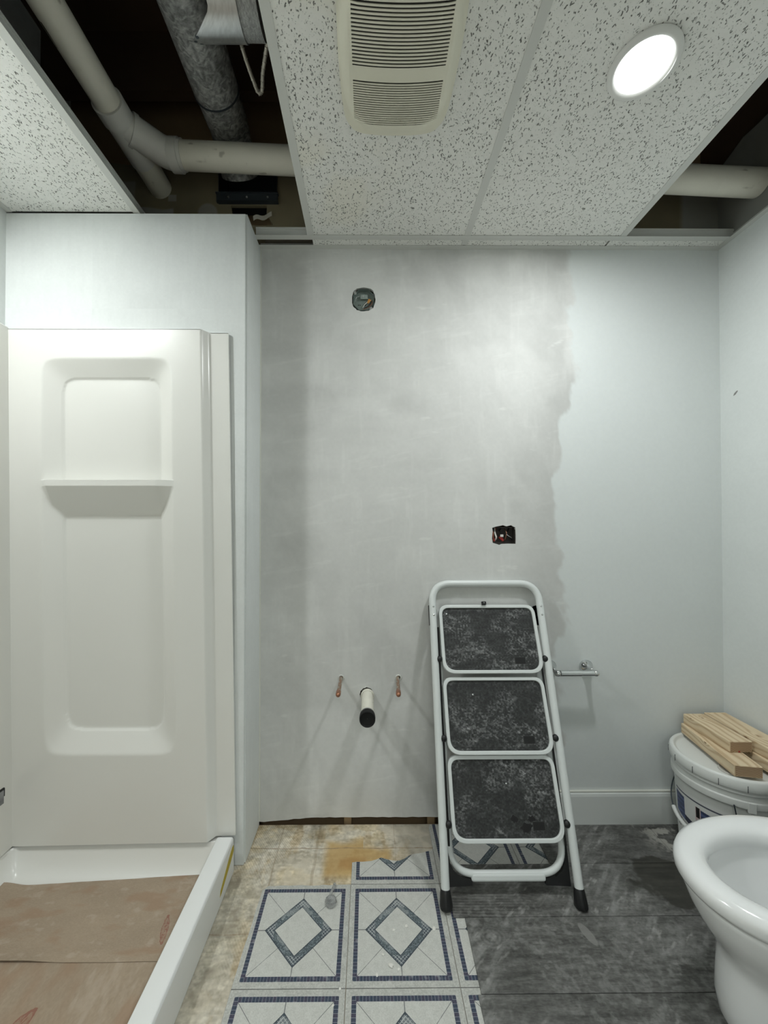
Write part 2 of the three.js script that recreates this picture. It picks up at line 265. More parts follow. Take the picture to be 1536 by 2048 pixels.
part('drywall_sheet', planar(bx(XL, XP - 0.0045, 0.004, 2.348, ZP - 0.012, ZP), 'x', 'y', 0, 0, 1, 1), M.primer, partition);
part('drywall_sheet', planar(bx(XP - 0.0125, XP, 0.004, 2.352, ZB, ZP - 0.007), 'z', 'y', 0, 0, 1, 1), M.primer, partition);
part('stud', bx(XP - 0.06, XP - 0.014, 0, 2.34, ZB, ZP - 0.014), M.paper, partition);
part('corner_bead', planar(bx(XP - 0.04, XP - 0.005, 0.002, 2.34, ZP - 0.001, ZP + 0.0012), 'x', 'y', 0, 0, 1, 1), M.primer, partition);
part('caulk_line', bx(XP, XP + 0.004, 0.02, H, ZB, ZB + 0.004), M.caulk, partition);

// ------------------------------------------------------------------ baseboard
const bb = struct('baseboard_back', 'white baseboard along the right part of the back wall', 'baseboard');
{ const s = poly([[0, 0.004], [0.013, 0.004], [0.013, 0.118], [0.011, 0.128], [0.006, 0.133], [0, 0.134]]), g = ext(s, XR - 0.72); g.rotateY(Math.PI / 2); g.translate(0.72, 0, ZB); g.scale(1, 1, 1);
  // shape x pointed to -z after the turn: mirror it to the room side
  const p = g.attributes.position; for (let i = 0; i < p.count; i++) p.setZ(i, 2 * ZB - p.getZ(i)); { const ix = g.index; if (!ix) { const a = p.array; for (let t = 0; t < p.count; t += 3) for (let k = 0; k < 3; k++) { const q = a[t * 3 + k]; a[t * 3 + k] = a[t * 3 + 3 + k]; a[t * 3 + 3 + k] = q; } } } g.computeVertexNormals();
  part('board', g, mat(0xdfe3e0, 0.45), bb);
  part('caulk_bead', bx(0.72, XR, 0.132, 0.139, ZB, ZB + 0.009, 0.002), M.caulk, bb, 'pale yellow caulk line'); }

// ------------------------------------------------------------------ floor
const FX0 = -0.62, FW = 1.0, FZ0 = 0.5, FD = 1.12;    // residue texture window: x, depth
const subMap = tex(1024, 1024, (u, v) => {
  const x = FX0 + u * FW, d = FZ0 + v * FD, w = fbm(x * 7, d * 7, 4) - 0.5, f = fbm(x * 120, d * 120, 2) - 0.5, sw = fbm(x * 30 + 6 * w, d * 110, 3) - 0.5;
  let c = mix3([204, 190, 160], [190, 182, 164], ss(-0.1, 0.12, w)); c = mix3(c, [214, 209, 196], ss(0.5, 0.66, fbm(x * 16 + 3, d * 30, 5)) * 0.55); c = mix3(c, [172, 152, 118], ss(0.55, 0.72, fbm(x * 22 + 8, d * 12, 5)) * 0.6);
  const comb = Math.sin((x * 0.8 + d * 0.6 + 0.02 * fbm(x * 5, d * 5, 2)) * 900) * ss(0.55, 0.62, fbm(x * 4 + 2, d * 4 + 8, 3)); c = c.map(q => q + comb * 8 + f * 44 + sw * 44 + 30 * (fbm(x * 60, d * 55, 3) - 0.5));
  c = mix3(c, [176, 170, 156], ss(0.05, 0.3, x + 0.12 * w));                                     // greyer backing paper by the wall
  c = mix3(c, [214, 205, 186], ss(0.56, 0.66, fbm(x * 9 + 40, d * 9, 4)) * 0.6);                 // pale torn fibres
  const yel = ss(0.02, -0.02, Math.max(Math.abs(x + 0.03 + w * 0.05) - 0.125, Math.abs(d - 1.42 + w * 0.03) - (x < -0.02 ? 0.075 : 0.045)) + 0.03 * w); c = mix3(c, [188, 152, 92], yel * 0.75);
  c = mix3(c, [168, 124, 70], ss(0.012, -0.01, Math.max(Math.abs(x + 0.06) - 0.05, Math.abs(d - 1.40) - 0.02) + 0.05 * w) * 0.45);
  const grey = ss(-0.30, -0.42, x + 0.10 * w + 0.15 * (1.3 - d)) * ss(1.40, 1.32, d); { const tx = f * 46 + sw * 60 + 44 * (fbm(x * 34, d * 34, 4) - 0.5); c = mix3(c, [176 + tx, 171 + tx, 156 + tx * 0.9], grey * 0.75); c = mix3(c, [150, 142, 124], ss(0.58, 0.72, fbm(x * 26 + 4, d * 18 + 9, 4)) * grey * 0.6); }   // dusty strip by the shower kerb
  c = mix3(c, [170, 132, 112], ss(0.60, 0.70, fbm(x * 5 + 3, d * 3.4 + 20, 3)) * ss(1.2, 1.0, d) * 0.55);
  const seam = (q, c0, wd) => Math.abs(q - c0) < wd ? 1 : 0, wob = 0.006 * (fbm(x * 20, d * 20, 2) - 0.5);
  let ln = Math.max(seam(d + wob, 1.462, 0.0018), seam(d + wob, 1.158, 0.0012) * 0.8, seam(x + wob, -0.338, 0.003) * 0.5 * (d > 1.3 ? 1 : 0), seam(x + wob, -0.195, 0.005) * 0.45 * (d > 1.3 ? 1 : 0), seam(x + wob, 0.10, 0.0012) * 0.5);
  c = mix3(c, [140, 122, 98], ln * 0.6 * (0.5 + vn(x * 60, d * 60)));
  return c;
});
const subBump = tex(512, 512, (u, v) => { const x = FX0 + u * FW, d = FZ0 + v * FD; return 128 + 130 * (fbm(x * 40, d * 60, 4) - 0.5) + 60 * (fbm(x * 9, d * 9, 3) - 0.5); }, false);
M.sub = new THREE.MeshStandardMaterial({ map: subMap, roughness: 0.9, bumpMap: subBump, bumpScale: 0.002 });
const floor = struct('floor', 'stripped floor with tan backing residue, patterned vinyl tiles and grey planks', 'floor');
{ const g = bx(XL - 0.1, XR + 0.1, -0.06, 0, ZB - 0.004, ZF + 0.1); const p = g.attributes.position, uv = g.attributes.uv; for (let i = 0; i < p.count; i++) uv.setXY(i, (p.getX(i) - FX0) / FW, (-p.getZ(i) - FZ0) / FD); part('subfloor', g, M.sub, floor); }

// printed vinyl tile
const cv = document.createElement('canvas'); cv.width = cv.height = 1024;
const tileTone = tex(2, 2, () => 128);
const tilePrint = (() => {
  const r = rng(33), N = 1024, base = new Float32Array(1), navy = [66, 78, 92];
  const fm = 0.055, ft = 0.04, hd = 0.335, hi = 0.235;   // frame margin, frame thickness, outer and inner half diagonals
  return tex(N, N, (u, v) => {
    const gr = (fbm(u * 190, v * 190, 2) - 0.5) * 26, cl0 = (fbm(u * 26, v * 26, 3) - 0.5) * 12; let c = [198 + gr + cl0, 199 + gr + cl0, 193 + gr + cl0];
    const e = Math.min(u, v, 1 - u, 1 - v), dx = Math.abs(u - 0.5), dy = Math.abs(v - 0.5), dm = dx + dy;
    if (e < fm) { c = c.map(q => q - 14 + (fbm(u * 90, v * 90, 2) - 0.5) * 30); }
    if (e < 0.004) c = mix3(c, [128, 128, 126], 0.7);
    if (e >= fm && e < fm + ft) {
      const vert = Math.min(u, 1 - u) < Math.min(v, 1 - v), q = vert ? v : u, k = (q * 34) % 1, sp = fbm(u * 300, v * 300, 2);
      c = k < 0.10 ? [150, 154, 160] : [navy[0] - 14 + 50 * (sp - 0.5) + 16 * vn(Math.floor(q * 34) * 1.7, 2), navy[1] - 12 + 50 * (sp - 0.5), navy[2] - 8 + 55 * (sp - 0.5)];
    } else if (e >= fm + ft) {
      if (dm < hd && dm > hi) {
        const tip = Math.max(dx, dy) > hd - 0.1, sp = fbm(u * 130, v * 130, 3) - 0.5, g = 108 + sp * 130;
        c = [g - 14, g - 3, g + 2];
        if (tip) { const a = ((dx + dy) - hi) / (hd - hi) * 3, b = (Math.abs(dx - dy) - (hd - 0.2)) / 0.2 * 6; if ((a % 1) < 0.16 || (((u - v) * 30 + 100) % 1) < 0.16 || (((u + v) * 30) % 1) < 0.16) c = [172, 176, 176]; else c = [74 + sp * 60, 84 + sp * 60, 92 + sp * 60]; }
        if (dm > hd - 0.012 || dm < hi + 0.012) c = [58, 68, 76];
      } else if (dm >= hd) {
        const diag = Math.min(Math.abs(u - v), Math.abs(u + v - 1)) < 0.0035 && e > fm + ft, mid = Math.min(dx, dy) < 0.0035;
        if (diag || mid) c = mix3(c, [96, 98, 98], 0.8);
      }
    }
    const sc = ss(0.66, 0.74, fbm(u * 9 + 3, v * 9, 3)); return mix3(c, [206, 206, 200], sc * 0.35);
  });
})();
M.vinyl = new THREE.MeshStandardMaterial({ map: tilePrint, roughness: 0.5 });
const TX0 = -0.36, TPX = 0.3, TD0 = 1.021, TPD = 0.293;
function vinylTile(ix, id, outline) {
  const x0 = TX0 + ix * TPX, d0 = TD0 + id * TPD, o = outline || [[x0 + 0.0006, d0 + 0.0006], [x0 + TPX - 0.0006, d0 + 0.0006], [x0 + TPX - 0.0006, d0 + TPD - 0.0006], [x0 + 0.0006, d0 + TPD - 0.0006]];
  const g = slab(o, 0.0001, 0.0022), p = g.attributes.position, uv = g.attributes.uv; for (let i = 0; i < p.count; i++) uv.setXY(i, (p.getX(i) - x0) / TPX, (-p.getZ(i) - d0) / TPD);
  part('vinyl_tile', g, M.vinyl, floor);
}
{
  const r = rng(14), wob = (a, b, n, amp) => { const o = []; for (let i = 0; i <= n; i++) { const t = i / n; o.push([mix(a[0], b[0], t) + (r() - 0.5) * amp, mix(a[1], b[1], t) + (r() - 0.5) * amp]); } return o; };
  vinylTile(0, 0, [[-0.3594, 1.0216], [-0.0606, 1.0216], [-0.0606, 1.3134], ...wob([-0.08, 1.3134], [-0.335, 1.309], 14, 0.003), ...wob([-0.352, 1.295], [-0.3585, 1.09], 6, 0.003)]);
  vinylTile(1, 0);
  vinylTile(2, 0); vinylTile(0, -1); vinylTile(1, -1); vinylTile(2, -1); vinylTile(0, -2); vinylTile(1, -2); vinylTile(2, -2);
  // torn tile by the wall: upper edge ripped in a wave
  vinylTile(1, 1, [[-0.0594, 1.3146], [0.2394, 1.3146], [0.2394, 1.452], [0.225, 1.446], [0.195, 1.437], [0.165, 1.432], [0.148, 1.426], [0.13, 1.413], [0.112, 1.405], [0.098, 1.404], [0.08, 1.407], [0.06, 1.413], [0.045, 1.418], [0.03, 1.411], [0.01, 1.404], [-0.02, 1.401], [-0.045, 1.401], [-0.0594, 1.398]]);
  vinylTile(2, 1, [[0.2406, 1.3146], [0.5394, 1.3146], [0.5394, 1.5725], [0.248, 1.5725], [0.2406, 1.555]]);
  vinylTile(3, 1, [[0.5406, 1.3146], [0.66, 1.3146], [0.66, 1.5725], [0.5406, 1.5725]]);
}
// grey wood-look planks lying over the tiles
const PX0 = 0.2, PW = 1.28, PD0 = -0.8, PDW = 2.4, ROWS = [-0.715, -0.525, -0.335, -0.145, 0.045, 0.235, 0.425, 0.615, 0.81, 1.003, 1.198, 1.384, 1.573];
const plankMap = tex(2048, 2048, (u, v) => {
  const x = PX0 + u * PW, d = 0.5 + v * 1.1; let row = 0; while (row < ROWS.length - 1 && d > ROWS[row]) row++;
  const o = row * 13.7, wv = fbm(x * 2.2 + o, d * 9 + o, 3);
  const kn = (kx, kd, R) => { const q = Math.hypot((x - kx) * 0.75, d - kd); return q < R ? Math.sin(q * 700 + 3 * wv) * (1 - q / R) : 0; };
  let grain = fbm(x * 14 + o, (d + 0.035 * wv) * 90, 4) - 0.5, fine = fbm(x * 90 + o, d * 420, 2) - 0.5;
  const cath = row === 11 ? Math.sin((d * 1.0 - 0.10 * Math.pow(x - 0.30, 2) - 0.03 * wv + x * 0.06) * 620) * ss(0.62, 0.34, x) * ss(1.32, 1.22, d) : 0;
  let g = 90 + grain * 58 + fine * 26 + cath * 14 + 16 * (fbm(x * 3 + o, d * 4, 2) - 0.5) + 16 * kn(0.36, 1.14, 0.05) + 10 * kn(0.95, 1.06, 0.04);
  let c = [g, g, g - 3];
  const smear = fbm((x + d) * 9, (x - d) * 42, 4), du = fbm(x * 4 + 9, d * 4 + 3, 4), scr = fbm((x * 0.8 - d) * 70, (x + d * 0.8) * 22, 3);
  c = mix3(c, [150, 151, 148], ss(0.36, 0.66, du) * (0.15 + 0.85 * ss(0.38, 0.78, smear)) * 0.7);
  c = mix3(c, [180, 180, 176], ss(0.60, 0.86, scr) * ss(0.36, 0.6, du) * 0.6); c = mix3(c, [142, 143, 140], ss(0.46, 0.74, fbm(x * 70, d * 80, 4)) * ss(0.32, 0.6, fbm(x * 5 + 3, d * 6, 3)) * 0.42); c = c.map(q => q + 30 * (fbm(x * 130 + o, d * 170, 3) - 0.5));
  const corner = ss(0.16, 0.05, Math.hypot(x - 1.17, (d - 1.53) * 0.8)) * ss(0.42, 0.6, fbm(x * 40, d * 40, 4)); c = mix3(c, [186, 184, 176], corner * 0.8);
  // damp patch beside the toilet, and a pale smear of compound
  const n1 = 0.085 * (fbm(x * 17, d * 17, 5) - 0.5), wet = Math.max(Math.hypot((x - 1.02) / 1.25, d - 1.325) - 0.095, -1) + n1; const wm = ss(0.008, -0.006, wet); c = mix3(c, [52 + grain * 30, 51 + grain * 30, 45 + grain * 26], wm * 0.85);
  const wet2 = Math.hypot((x - 0.885) / 1.3, d - 1.30) - 0.018 + n1 * 0.6; c = mix3(c, [44, 44, 39], ss(0.008, -0.006, wet2) * 0.5);
  const sm = Math.hypot((x - 0.646 - (d - 1.147) * -0.25) / 0.014, (d - 1.147) / 0.032) + n1 * 3; c = mix3(c, [132, 132, 128], ss(1.1, 0.9, sm) * 0.8);
  const sp = vn(x * 900, d * 900); if (sp > 0.985 && du > 0.45) c = [196, 196, 190];
  return c;
});
const plankBump = tex(1024, 1024, (u, v) => { const x = PX0 + u * PW, d = 0.5 + v * 1.1; return 128 + 120 * (fbm(x * 6, d * 150, 3) - 0.5); }, false);
M.plank = new THREE.MeshStandardMaterial({ map: plankMap, roughness: 0.55, bumpMap: plankBump, bumpScale: 0.0006 });
{
  const starts = [0.28, 0.28, 0.28, 0.28, 0.28, 0.28, 0.28, 0.278, 0.281, 0.296, 0.262, 0.648], joints = [1.1, 0.8, 1.2, 0.9, 1.15, 0.75, 1.25, 0.95, 1.2, 1.1, 1.3, 1.12];
  for (let k = 0; k < ROWS.length - 1; k++) {
    const d0 = ROWS[k] + 0.0008, d1 = ROWS[k + 1] - 0.0008; let edges = [starts[k], joints[k], XR - 0.002];
    for (let e = 0; e < 2; e++) {
      const a = edges[e] + (e ? 0.0006 : 0), b = edges[e + 1] - (e ? 0 : 0.0006), sk = e === 0 ? -0.01 : 0;
      const g = ext(poly([[a + (k === 9 ? -0.006 : 0), d0], [b, d0], [b, d1], [a, d1]]), 0.0032, { bevelEnabled: true, bevelThickness: 0.0006, bevelSize: 0.0006, bevelOffset: -0.0006, bevelSegments: 1 }); g.rotateX(-Math.PI / 2); g.translate(0, 0.003, 0);
      const p = g.attributes.position, uv = g.attributes.uv; for (let i = 0; i < p.count; i++) uv.setXY(i, (p.getX(i) - PX0) / PW, (-p.getZ(i) - 0.5) / 1.1);
      part('floor_plank', g, M.plank, floor);
    }
  }
}

// ------------------------------------------------------------------ ceiling: deck, joists, grid, tiles
const ceiling = struct('ceiling', 'drop ceiling of white fissured tiles with two open bays', 'ceiling');
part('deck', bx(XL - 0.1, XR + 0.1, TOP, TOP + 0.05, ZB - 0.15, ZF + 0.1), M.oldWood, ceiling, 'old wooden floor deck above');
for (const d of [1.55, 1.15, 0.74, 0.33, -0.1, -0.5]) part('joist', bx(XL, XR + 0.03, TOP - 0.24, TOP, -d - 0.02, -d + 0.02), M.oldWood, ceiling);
function tee(x0, x1, z0, z1) {                        // flange and web
  const lx = Math.abs(x1 - x0), lz = Math.abs(z1 - z0), g = [bx(x0, x1, H, H + 0.0014, z0, z1)];
  if (lz > lx) { const c = (x0 + x1) / 2; g.push(bx(c - 0.001, c + 0.001, H + 0.0014, H + 0.038, z0, z1), bx(c - 0.004, c + 0.004, H + 0.03, H + 0.038, z0, z1)); } else { const c = (z0 + z1) / 2; g.push(bx(x0, x1, H + 0.0014, H + 0.038, c - 0.001, c + 0.001), bx(x0, x1, H + 0.03, H + 0.038, c - 0.004, c + 0.004)); }
  return mergeGeometries(g);
}
for (const x of TEES) part('tee_bar', tee(x - 0.012, x + 0.012, CROSS, ZF), M.tee, ceiling);
part('tee_bar', tee(XP, XR, CROSS - 0.012, CROSS + 0.012).translate(0, -0.0008, 0), M.tee, ceiling);
for (let k = 0; k < 5; k++) part('tee_bar', tee(k === 0 ? XL : TEES[k - 1] + 0.0121, k === 4 ? XR : TEES[k] - 0.0121, -0.282 - 0.012, -0.282 + 0.012), M.tee, ceiling);
for (const x of [0.391]) part('tee_bar', tee(x - 0.012, x + 0.012, ZB + 0.025, CROSS - 0.0122), M.tee, ceiling);
function angle(a) { return part('wall_angle', mergeGeometries(a), M.tee, ceiling); }
angle([bx(XP, XR, H - 0.0006, H + 0.0008, ZB, ZB + 0.022), bx(XP, XR, H, H + 0.022, ZB, ZB + 0.0012)]);
angle([bx(XR - 0.022, XR, H - 0.0012, H, ZB + 0.022, ZF), bx(XR - 0.0012, XR, H, H + 0.022, ZB, ZF)]);
angle([bx(XL, XL + 0.022, H - 0.0006, H + 0.0008, ZP, ZF), bx(XL, XL + 0.0012, H, H + 0.022, ZP, ZF)]);
function ceilTile(x0, x1, z0, z1, m = M.ceilTile, hole) {
  let g;
  if (hole) { const s = poly([[x0, -z0], [x1, -z0], [x1, -z1], [x0, -z1]]); s.holes.push(hole); g = ext(s, 0.015); g.rotateX(-Math.PI / 2); g.translate(0, H + 0.0016, 0); }
  else g = bx(x0, x1, H + 0.0016, H + 0.0166, z0, z1);
  part('ceiling_tile', planar(g, 'x', 'z', x0, z1, 0.61, 0.61), m, ceiling);
}
const circ = (x, d, r) => { const p = new THREE.Path(); p.absarc(x, d, r, 0, Math.PI * 2, true); return p; };
const LIGHT = [0.682, 0.935], SHOWER_LIGHT = [-1.2, 0.70];
const g_ = 0.004;
ceilTile(XL + 0.002, TEES[0] - g_, ZP + 0.001, -0.282 - g_, M.ceilTile, circ(SHOWER_LIGHT[0], SHOWER_LIGHT[1], 0.066));
ceilTile(TEES[1] + g_, TEES[2] - g_, CROSS + g_, -0.282 - g_, M.ceilTileStained, holeOf([[-0.046, 0.788], [0.197, 0.788], [0.197, 1.062], [-0.046, 1.062]]));
ceilTile(TEES[2] + g_, TEES[3] - g_, CROSS + g_, -0.282 - g_, M.ceilTile, circ(LIGHT[0], LIGHT[1], 0.066));
for (let k = 0; k < 5; k++) ceilTile(k === 0 ? XL + 0.002 : TEES[k - 1] + g_, k === 4 ? XR - 0.002 : TEES[k] - g_, -0.282 + g_, ZF);
ceilTile(TEES[1] + 0.004, TEES[2] - g_, ZB + 0.003, CROSS - g_);
{ // border strips
  ceilTile(TEES[2] + g_, 0.965, ZB + 0.003, CROSS - g_); ceilTile(0.972, XR - 0.003, ZB + 0.003, CROSS - g_);
}

// ------------------------------------------------------------------ downlights
M.trim = mat(0xdfe0dc, 0.4);
M.lens = new THREE.MeshStandardMaterial({ color: 0xffffff, roughness: 0.6, emissive: new THREE.Color(0.97, 1, 0.985), emissiveIntensity: 3.2 });
function downlight(x, d, label, tilt, k) {
  const t = thing('downlight', label, 'lamp', [x, H, -d]);
  const ring = new THREE.LatheGeometry([[0.0665, 0.004], [0.061, -0.002], [0.062, -0.006], [0.066, -0.0105], [0.071, -0.0105], [0.0775, -0.006], [0.079, -0.001], [0.078, 0.0005], [0.0665, 0.004]].map(p => new THREE.Vector2(...p)), 64);
  const rg = part('trim_ring', ring, M.trim, t), ln = part('lens', new THREE.CylinderGeometry(0.063, 0.063, 0.002, 48).translate(0, -0.0035, 0), M.lens, t, 'glowing white lens');
  part('housing', new THREE.CylinderGeometry(0.061, 0.055, 0.05, 32).translate(0, 0.03, 0), M.galv, t);
  rg.rotation.z = tilt; ln.rotation.z = tilt;
  const L = new THREE.RectAreaLight(LAMP_COLOR, LAMP * k, 0.108, 0.108); L.position.set(0, -0.0135, 0); L.rotation.x = -Math.PI / 2; t.add(L);
}
downlight(...LIGHT, 'round glowing white downlight in the ceiling tile above the toilet', -0.05, 1);
downlight(...SHOWER_LIGHT, 'round white downlight in the ceiling tile over the shower', 0, 1.02);

{ // added fill panel, out of view, brightens the lower walls and ceiling
  const t = thing('added_fill_panel', 'added flat square fill panel on the ceiling of the added hallway behind the viewer', 'lamp', [0.05, 2.42, 1.5]);
  part('frame', mergeGeometries([bx(-0.31, 0.31, -0.02, 0, -0.31, -0.295), bx(-0.31, 0.31, -0.02, 0, 0.295, 0.31), bx(-0.31, -0.295, -0.02, 0, -0.295, 0.295), bx(0.295, 0.31, -0.02, 0, -0.295, 0.295)]), M.white, t); part('diffuser', bx(-0.295, 0.295, -0.014, -0.01, -0.295, 0.295), M.lens, t);
  const L = new THREE.RectAreaLight(LAMP_COLOR, HALL_FILL, 0.58, 0.58); L.position.set(0, -0.022, 0); L.rotation.x = -Math.PI / 2; t.add(L);
}

// ------------------------------------------------------------------ exhaust fan cover
{
  const FXc = 0.0755, d0 = 0.735, d1 = 1.092, hw = 0.147, t = thing('exhaust_fan', 'cream plastic ceiling exhaust fan cover with two slatted grilles', 'fan', [FXc, H, 0]);
  const M1 = mat(0xdcdac8, 0.5), M2 = mat(0x8c8c88, 0.6);
  const bulge = (x, d) => { const a = Math.abs(x) / hw, b = Math.abs((d - (d0 + d1) / 2) / ((d1 - d0) / 2)); const e = Math.pow(Math.pow(a, 3.2) + Math.pow(b, 3.2), 1 / 3.2); return 0.007 + 0.019 * (1 - Math.pow(Math.min(1, a), 2)) * 0.7 + 0.012 * (1 - ss(0.82, 1.0, e)); };
  const NU = 58, NV = 72, open = [[-0.113, 0.113, 0.802, 0.919], [-0.113, 0.113, 0.950, 1.0525]];
  // mesh lines run through the grille openings
  const xs = [], ds = []; for (let i = 0; i <= 10; i++) xs.push(-hw + (hw - 0.113) * i / 10); for (let i = 1; i <= 38; i++) xs.push(-0.113 + 0.226 * i / 38); for (let i = 1; i <= 10; i++) xs.push(0.113 + (hw - 0.113) * i / 10);
  const seg = (a, b, n) => { for (let i = ds.length ? 1 : 0; i <= n; i++) ds.push(a + (b - a) * i / n); }; seg(d0, 0.802, 16); seg(0.802, 0.919, 20); seg(0.919, 0.95, 6); seg(0.95, 1.0525, 18); seg(1.0525, d1, 12);
  const shape = (x, d) => {                            // pull the rectangle into a rounded, slightly barrel outline at the border only
    const b = (d - (d0 + d1) / 2) / ((d1 - d0) / 2), a = x / hw, wide = 1 - 0.07 * b * b, e = Math.max(Math.abs(a), Math.abs(b)), k = ss(0.74, 1, e);
    const p = 8, s = Math.pow(Math.pow(Math.abs(a), p) + Math.pow(Math.abs(b), p), 1 / p) || 1, q = mix(1, e / s, k); return [x * mix(1, wide, k) * q, (d0 + d1) / 2 + (d - (d0 + d1) / 2) * q];
  };
  const P = [], I = []; for (const d of ds) for (const x of xs) { const [sx, sd] = shape(x, d); P.push(sx, -bulge(x, d), -sd); }
  const n = xs.length, inOpen = (x, d) => open.some(o => x > o[0] && x < o[1] && d > o[2] && d < o[3]);
  for (let j = 0; j < ds.length - 1; j++) for (let i = 0; i < n - 1; i++) { if (inOpen((xs[i] + xs[i + 1]) / 2, (ds[j] + ds[j + 1]) / 2)) continue; const a = j * n + i, b = a + 1, c = a + n, e = c + 1; I.push(a, e, b, a, c, e); }
  // skirt up to the ceiling
  const loop = []; for (let i = 0; i < n; i++) loop.push(i); for (let j = 1; j < ds.length; j++) loop.push(j * n + n - 1); for (let i = n - 2; i >= 0; i--) loop.push((ds.length - 1) * n + i); for (let j = ds.length - 2; j > 0; j--) loop.push(j * n);
  const m0 = P.length / 3; for (const k of loop) P.push(P[k * 3], 0, P[k * 3 + 2]); for (let k = 0; k < loop.length; k++) { const a = loop[k], b = loop[(k + 1) % loop.length], c = m0 + k, e = m0 + (k + 1) % loop.length; I.push(a, b, e, a, e, c); }
  let g = new THREE.BufferGeometry(); g.setAttribute('position', new THREE.Float32BufferAttribute(P, 3)); g.setIndex(I); g.computeVertexNormals(); g = toCreasedNormals(g, 0.9);
  g.setAttribute('uv', new THREE.Float32BufferAttribute(new Float32Array(g.attributes.position.count * 2), 2));
  const cover = part('cover', g, M1, t);
  for (const [oi, cnt] of [[0, 17], [1, 19]]) {
    const o = open[oi], pitch = (o[3] - o[2]) / (cnt - 0.5), w = pitch * 0.25;
    for (let k = 0; k <= cnt; k++) {
      const dc = o[2] + k * pitch - w;
      if (k === 0 || k === cnt) continue;
      const top = []; const f = (u, v) => [mix(o[0], o[1], u), -bulge(mix(o[0], o[1], u), dc) + 0.0005, -(dc - w + 2 * w * v)];
      part('slat', sheet(14, 1, (u, v) => f(u, 1 - v), -0.0018), M1, cover);
    }
    
  }
  { const a = -0.12, b = 0.12, n = -1.06, f = -0.79; part('housing', mergeGeometries([bx(a, b, 0.168, 0.17, n, f), bx(a, a + 0.002, 0.0005, 0.17, n, f), bx(b - 0.002, b, 0.0005, 0.17, n, f), bx(a, b, 0.0005, 0.17, n, n + 0.002), bx(a, b, 0.0005, 0.17, f - 0.002, f)]), M2, t, 'galvanised fan housing'); }
}

// ------------------------------------------------------------------ pipes and duct above the ceiling
{
  const t = thing('drain_pipe', 'white plastic drain pipe with wye fitting in the open ceiling bays', 'pipe', [0, 0, 0]), R = 0.0445, y = 2.602, x = -0.853;
  part('pipe', tube([V(x, y + 0.012, ZF - 0.02), V(x, y, -1.25)], R, 28), M.pvc, t);
  const mark = part('scrape', sheet(8, 3, (u, v) => { const a = mix(-2.35, -2.15, v); return [x + Math.cos(a) * (R + 0.0006), y + 0.002 + Math.sin(a) * (R + 0.0006), -(1.025 + u * 0.06)]; }, 0.0004), mat(0x55534c, 0.9), t, 'dark scrape mark');
  part('coupling', tube([V(x, y, -1.245), V(x, y, -1.30)], R + 0.007, 28), M.pvcFit, t);
  part('wye_body', tube([V(x, y, -1.29), V(x, y, -1.45)], R + 0.003, 28), M.pvcFit, t);
  part('pipe', tube([V(x, y, -1.44), V(x, y, ZB - 0.03)], R, 28), M.pvc, t);
  part('wye_branch', tube([V(x, y, -1.315), V(x + 0.065, y - 0.002, -1.385)], R + 0.002, 28), M.pvcFit, t);
  part('hub_ring', tube([V(x + 0.02, y, -1.337), V(x + 0.03, y, -1.348)], R + 0.0075, 28), M.pvcFit, t);
  part('elbow', tube(rounded([V(x + 0.025, y, -1.342), V(x + 0.105, y - 0.003, -1.425), V(x + 0.165, y - 0.005, -1.427)], 0.055, 10), R + 0.004, 28), M.pvcFit, t);
  part('hub_ring', tube([V(-0.735, y - 0.005, -1.4265), V(-0.70, y - 0.006, -1.427)], R + 0.0085, 28), M.pvcFit, t);
  part('pipe', tube([V(-0.71, y - 0.005, -1.427), V(1.4515, 2.478, -1.401)], R, 28), M.pvc, t);
}
{
  const t = thing('air_duct', 'round galvanised air duct running above the open bay', 'duct', [0, 0, 0]), R = 0.078, x = -0.532, y = 2.742;
  const cyl = (a, b, r) => { const g = tube([a, b], r, 36, true, 6); return g; };
  part('duct_section', cyl(V(x + 0.004, y, ZF - 0.03), V(x, y, -1.335), R), M.galv, t);
  part('crimp_joint', cyl(V(x, y, -1.332), V(x, y, -1.337), R + 0.0025), M.steelDark, t);
  part('duct_section', cyl(V(x, y, -1.333), V(x, y, -1.435), R - 0.003), M.galv, t);
  part('duct_elbow', tube(rounded([V(x, y, -1.43), V(x, y - 0.005, -1.475), V(x, y - 0.075, -1.585)], 0.04, 6), R - 0.005, 36), M.galv, t);
}
{
  const t = thing('duct_boot', 'dark steel register boot set in the board above the stub wall', 'duct', [0, 0, 0]);
  const x0 = -0.614, x1 = -0.374, zb = ZB - 0.1;
  part('boot_box', mergeGeometries([bx(x0, x0 + 0.002, 2.574, 2.76, zb, ZB + 0.006), bx(x1 - 0.002, x1, 2.574, 2.76, zb, ZB + 0.006), bx(x0, x1, 2.572, 2.574, zb, ZB + 0.006), bx(x0, x1, 2.574, 2.76, zb - 0.002, zb)]), M.steelDark, t);
  part('flange', mergeGeometries([bx(x0 - 0.006, x1 + 0.004, 2.538, 2.571, ZB + 0.001, ZB + 0.012), bx(x0 - 0.008, x1 + 0.006, 2.570, 2.573, ZB, ZB + 0.018), bx(x0, x1 + 0.006, 2.536, 2.539, ZB, ZB + 0.02)]), M.steelDark, t);
  for (const x of [-0.57, -0.495, -0.41]) part('screw', rod(V(x, 2.555, ZB + 0.012), V(x, 2.555, ZB + 0.015), 0.004, 8), M.galvBright, t);
}
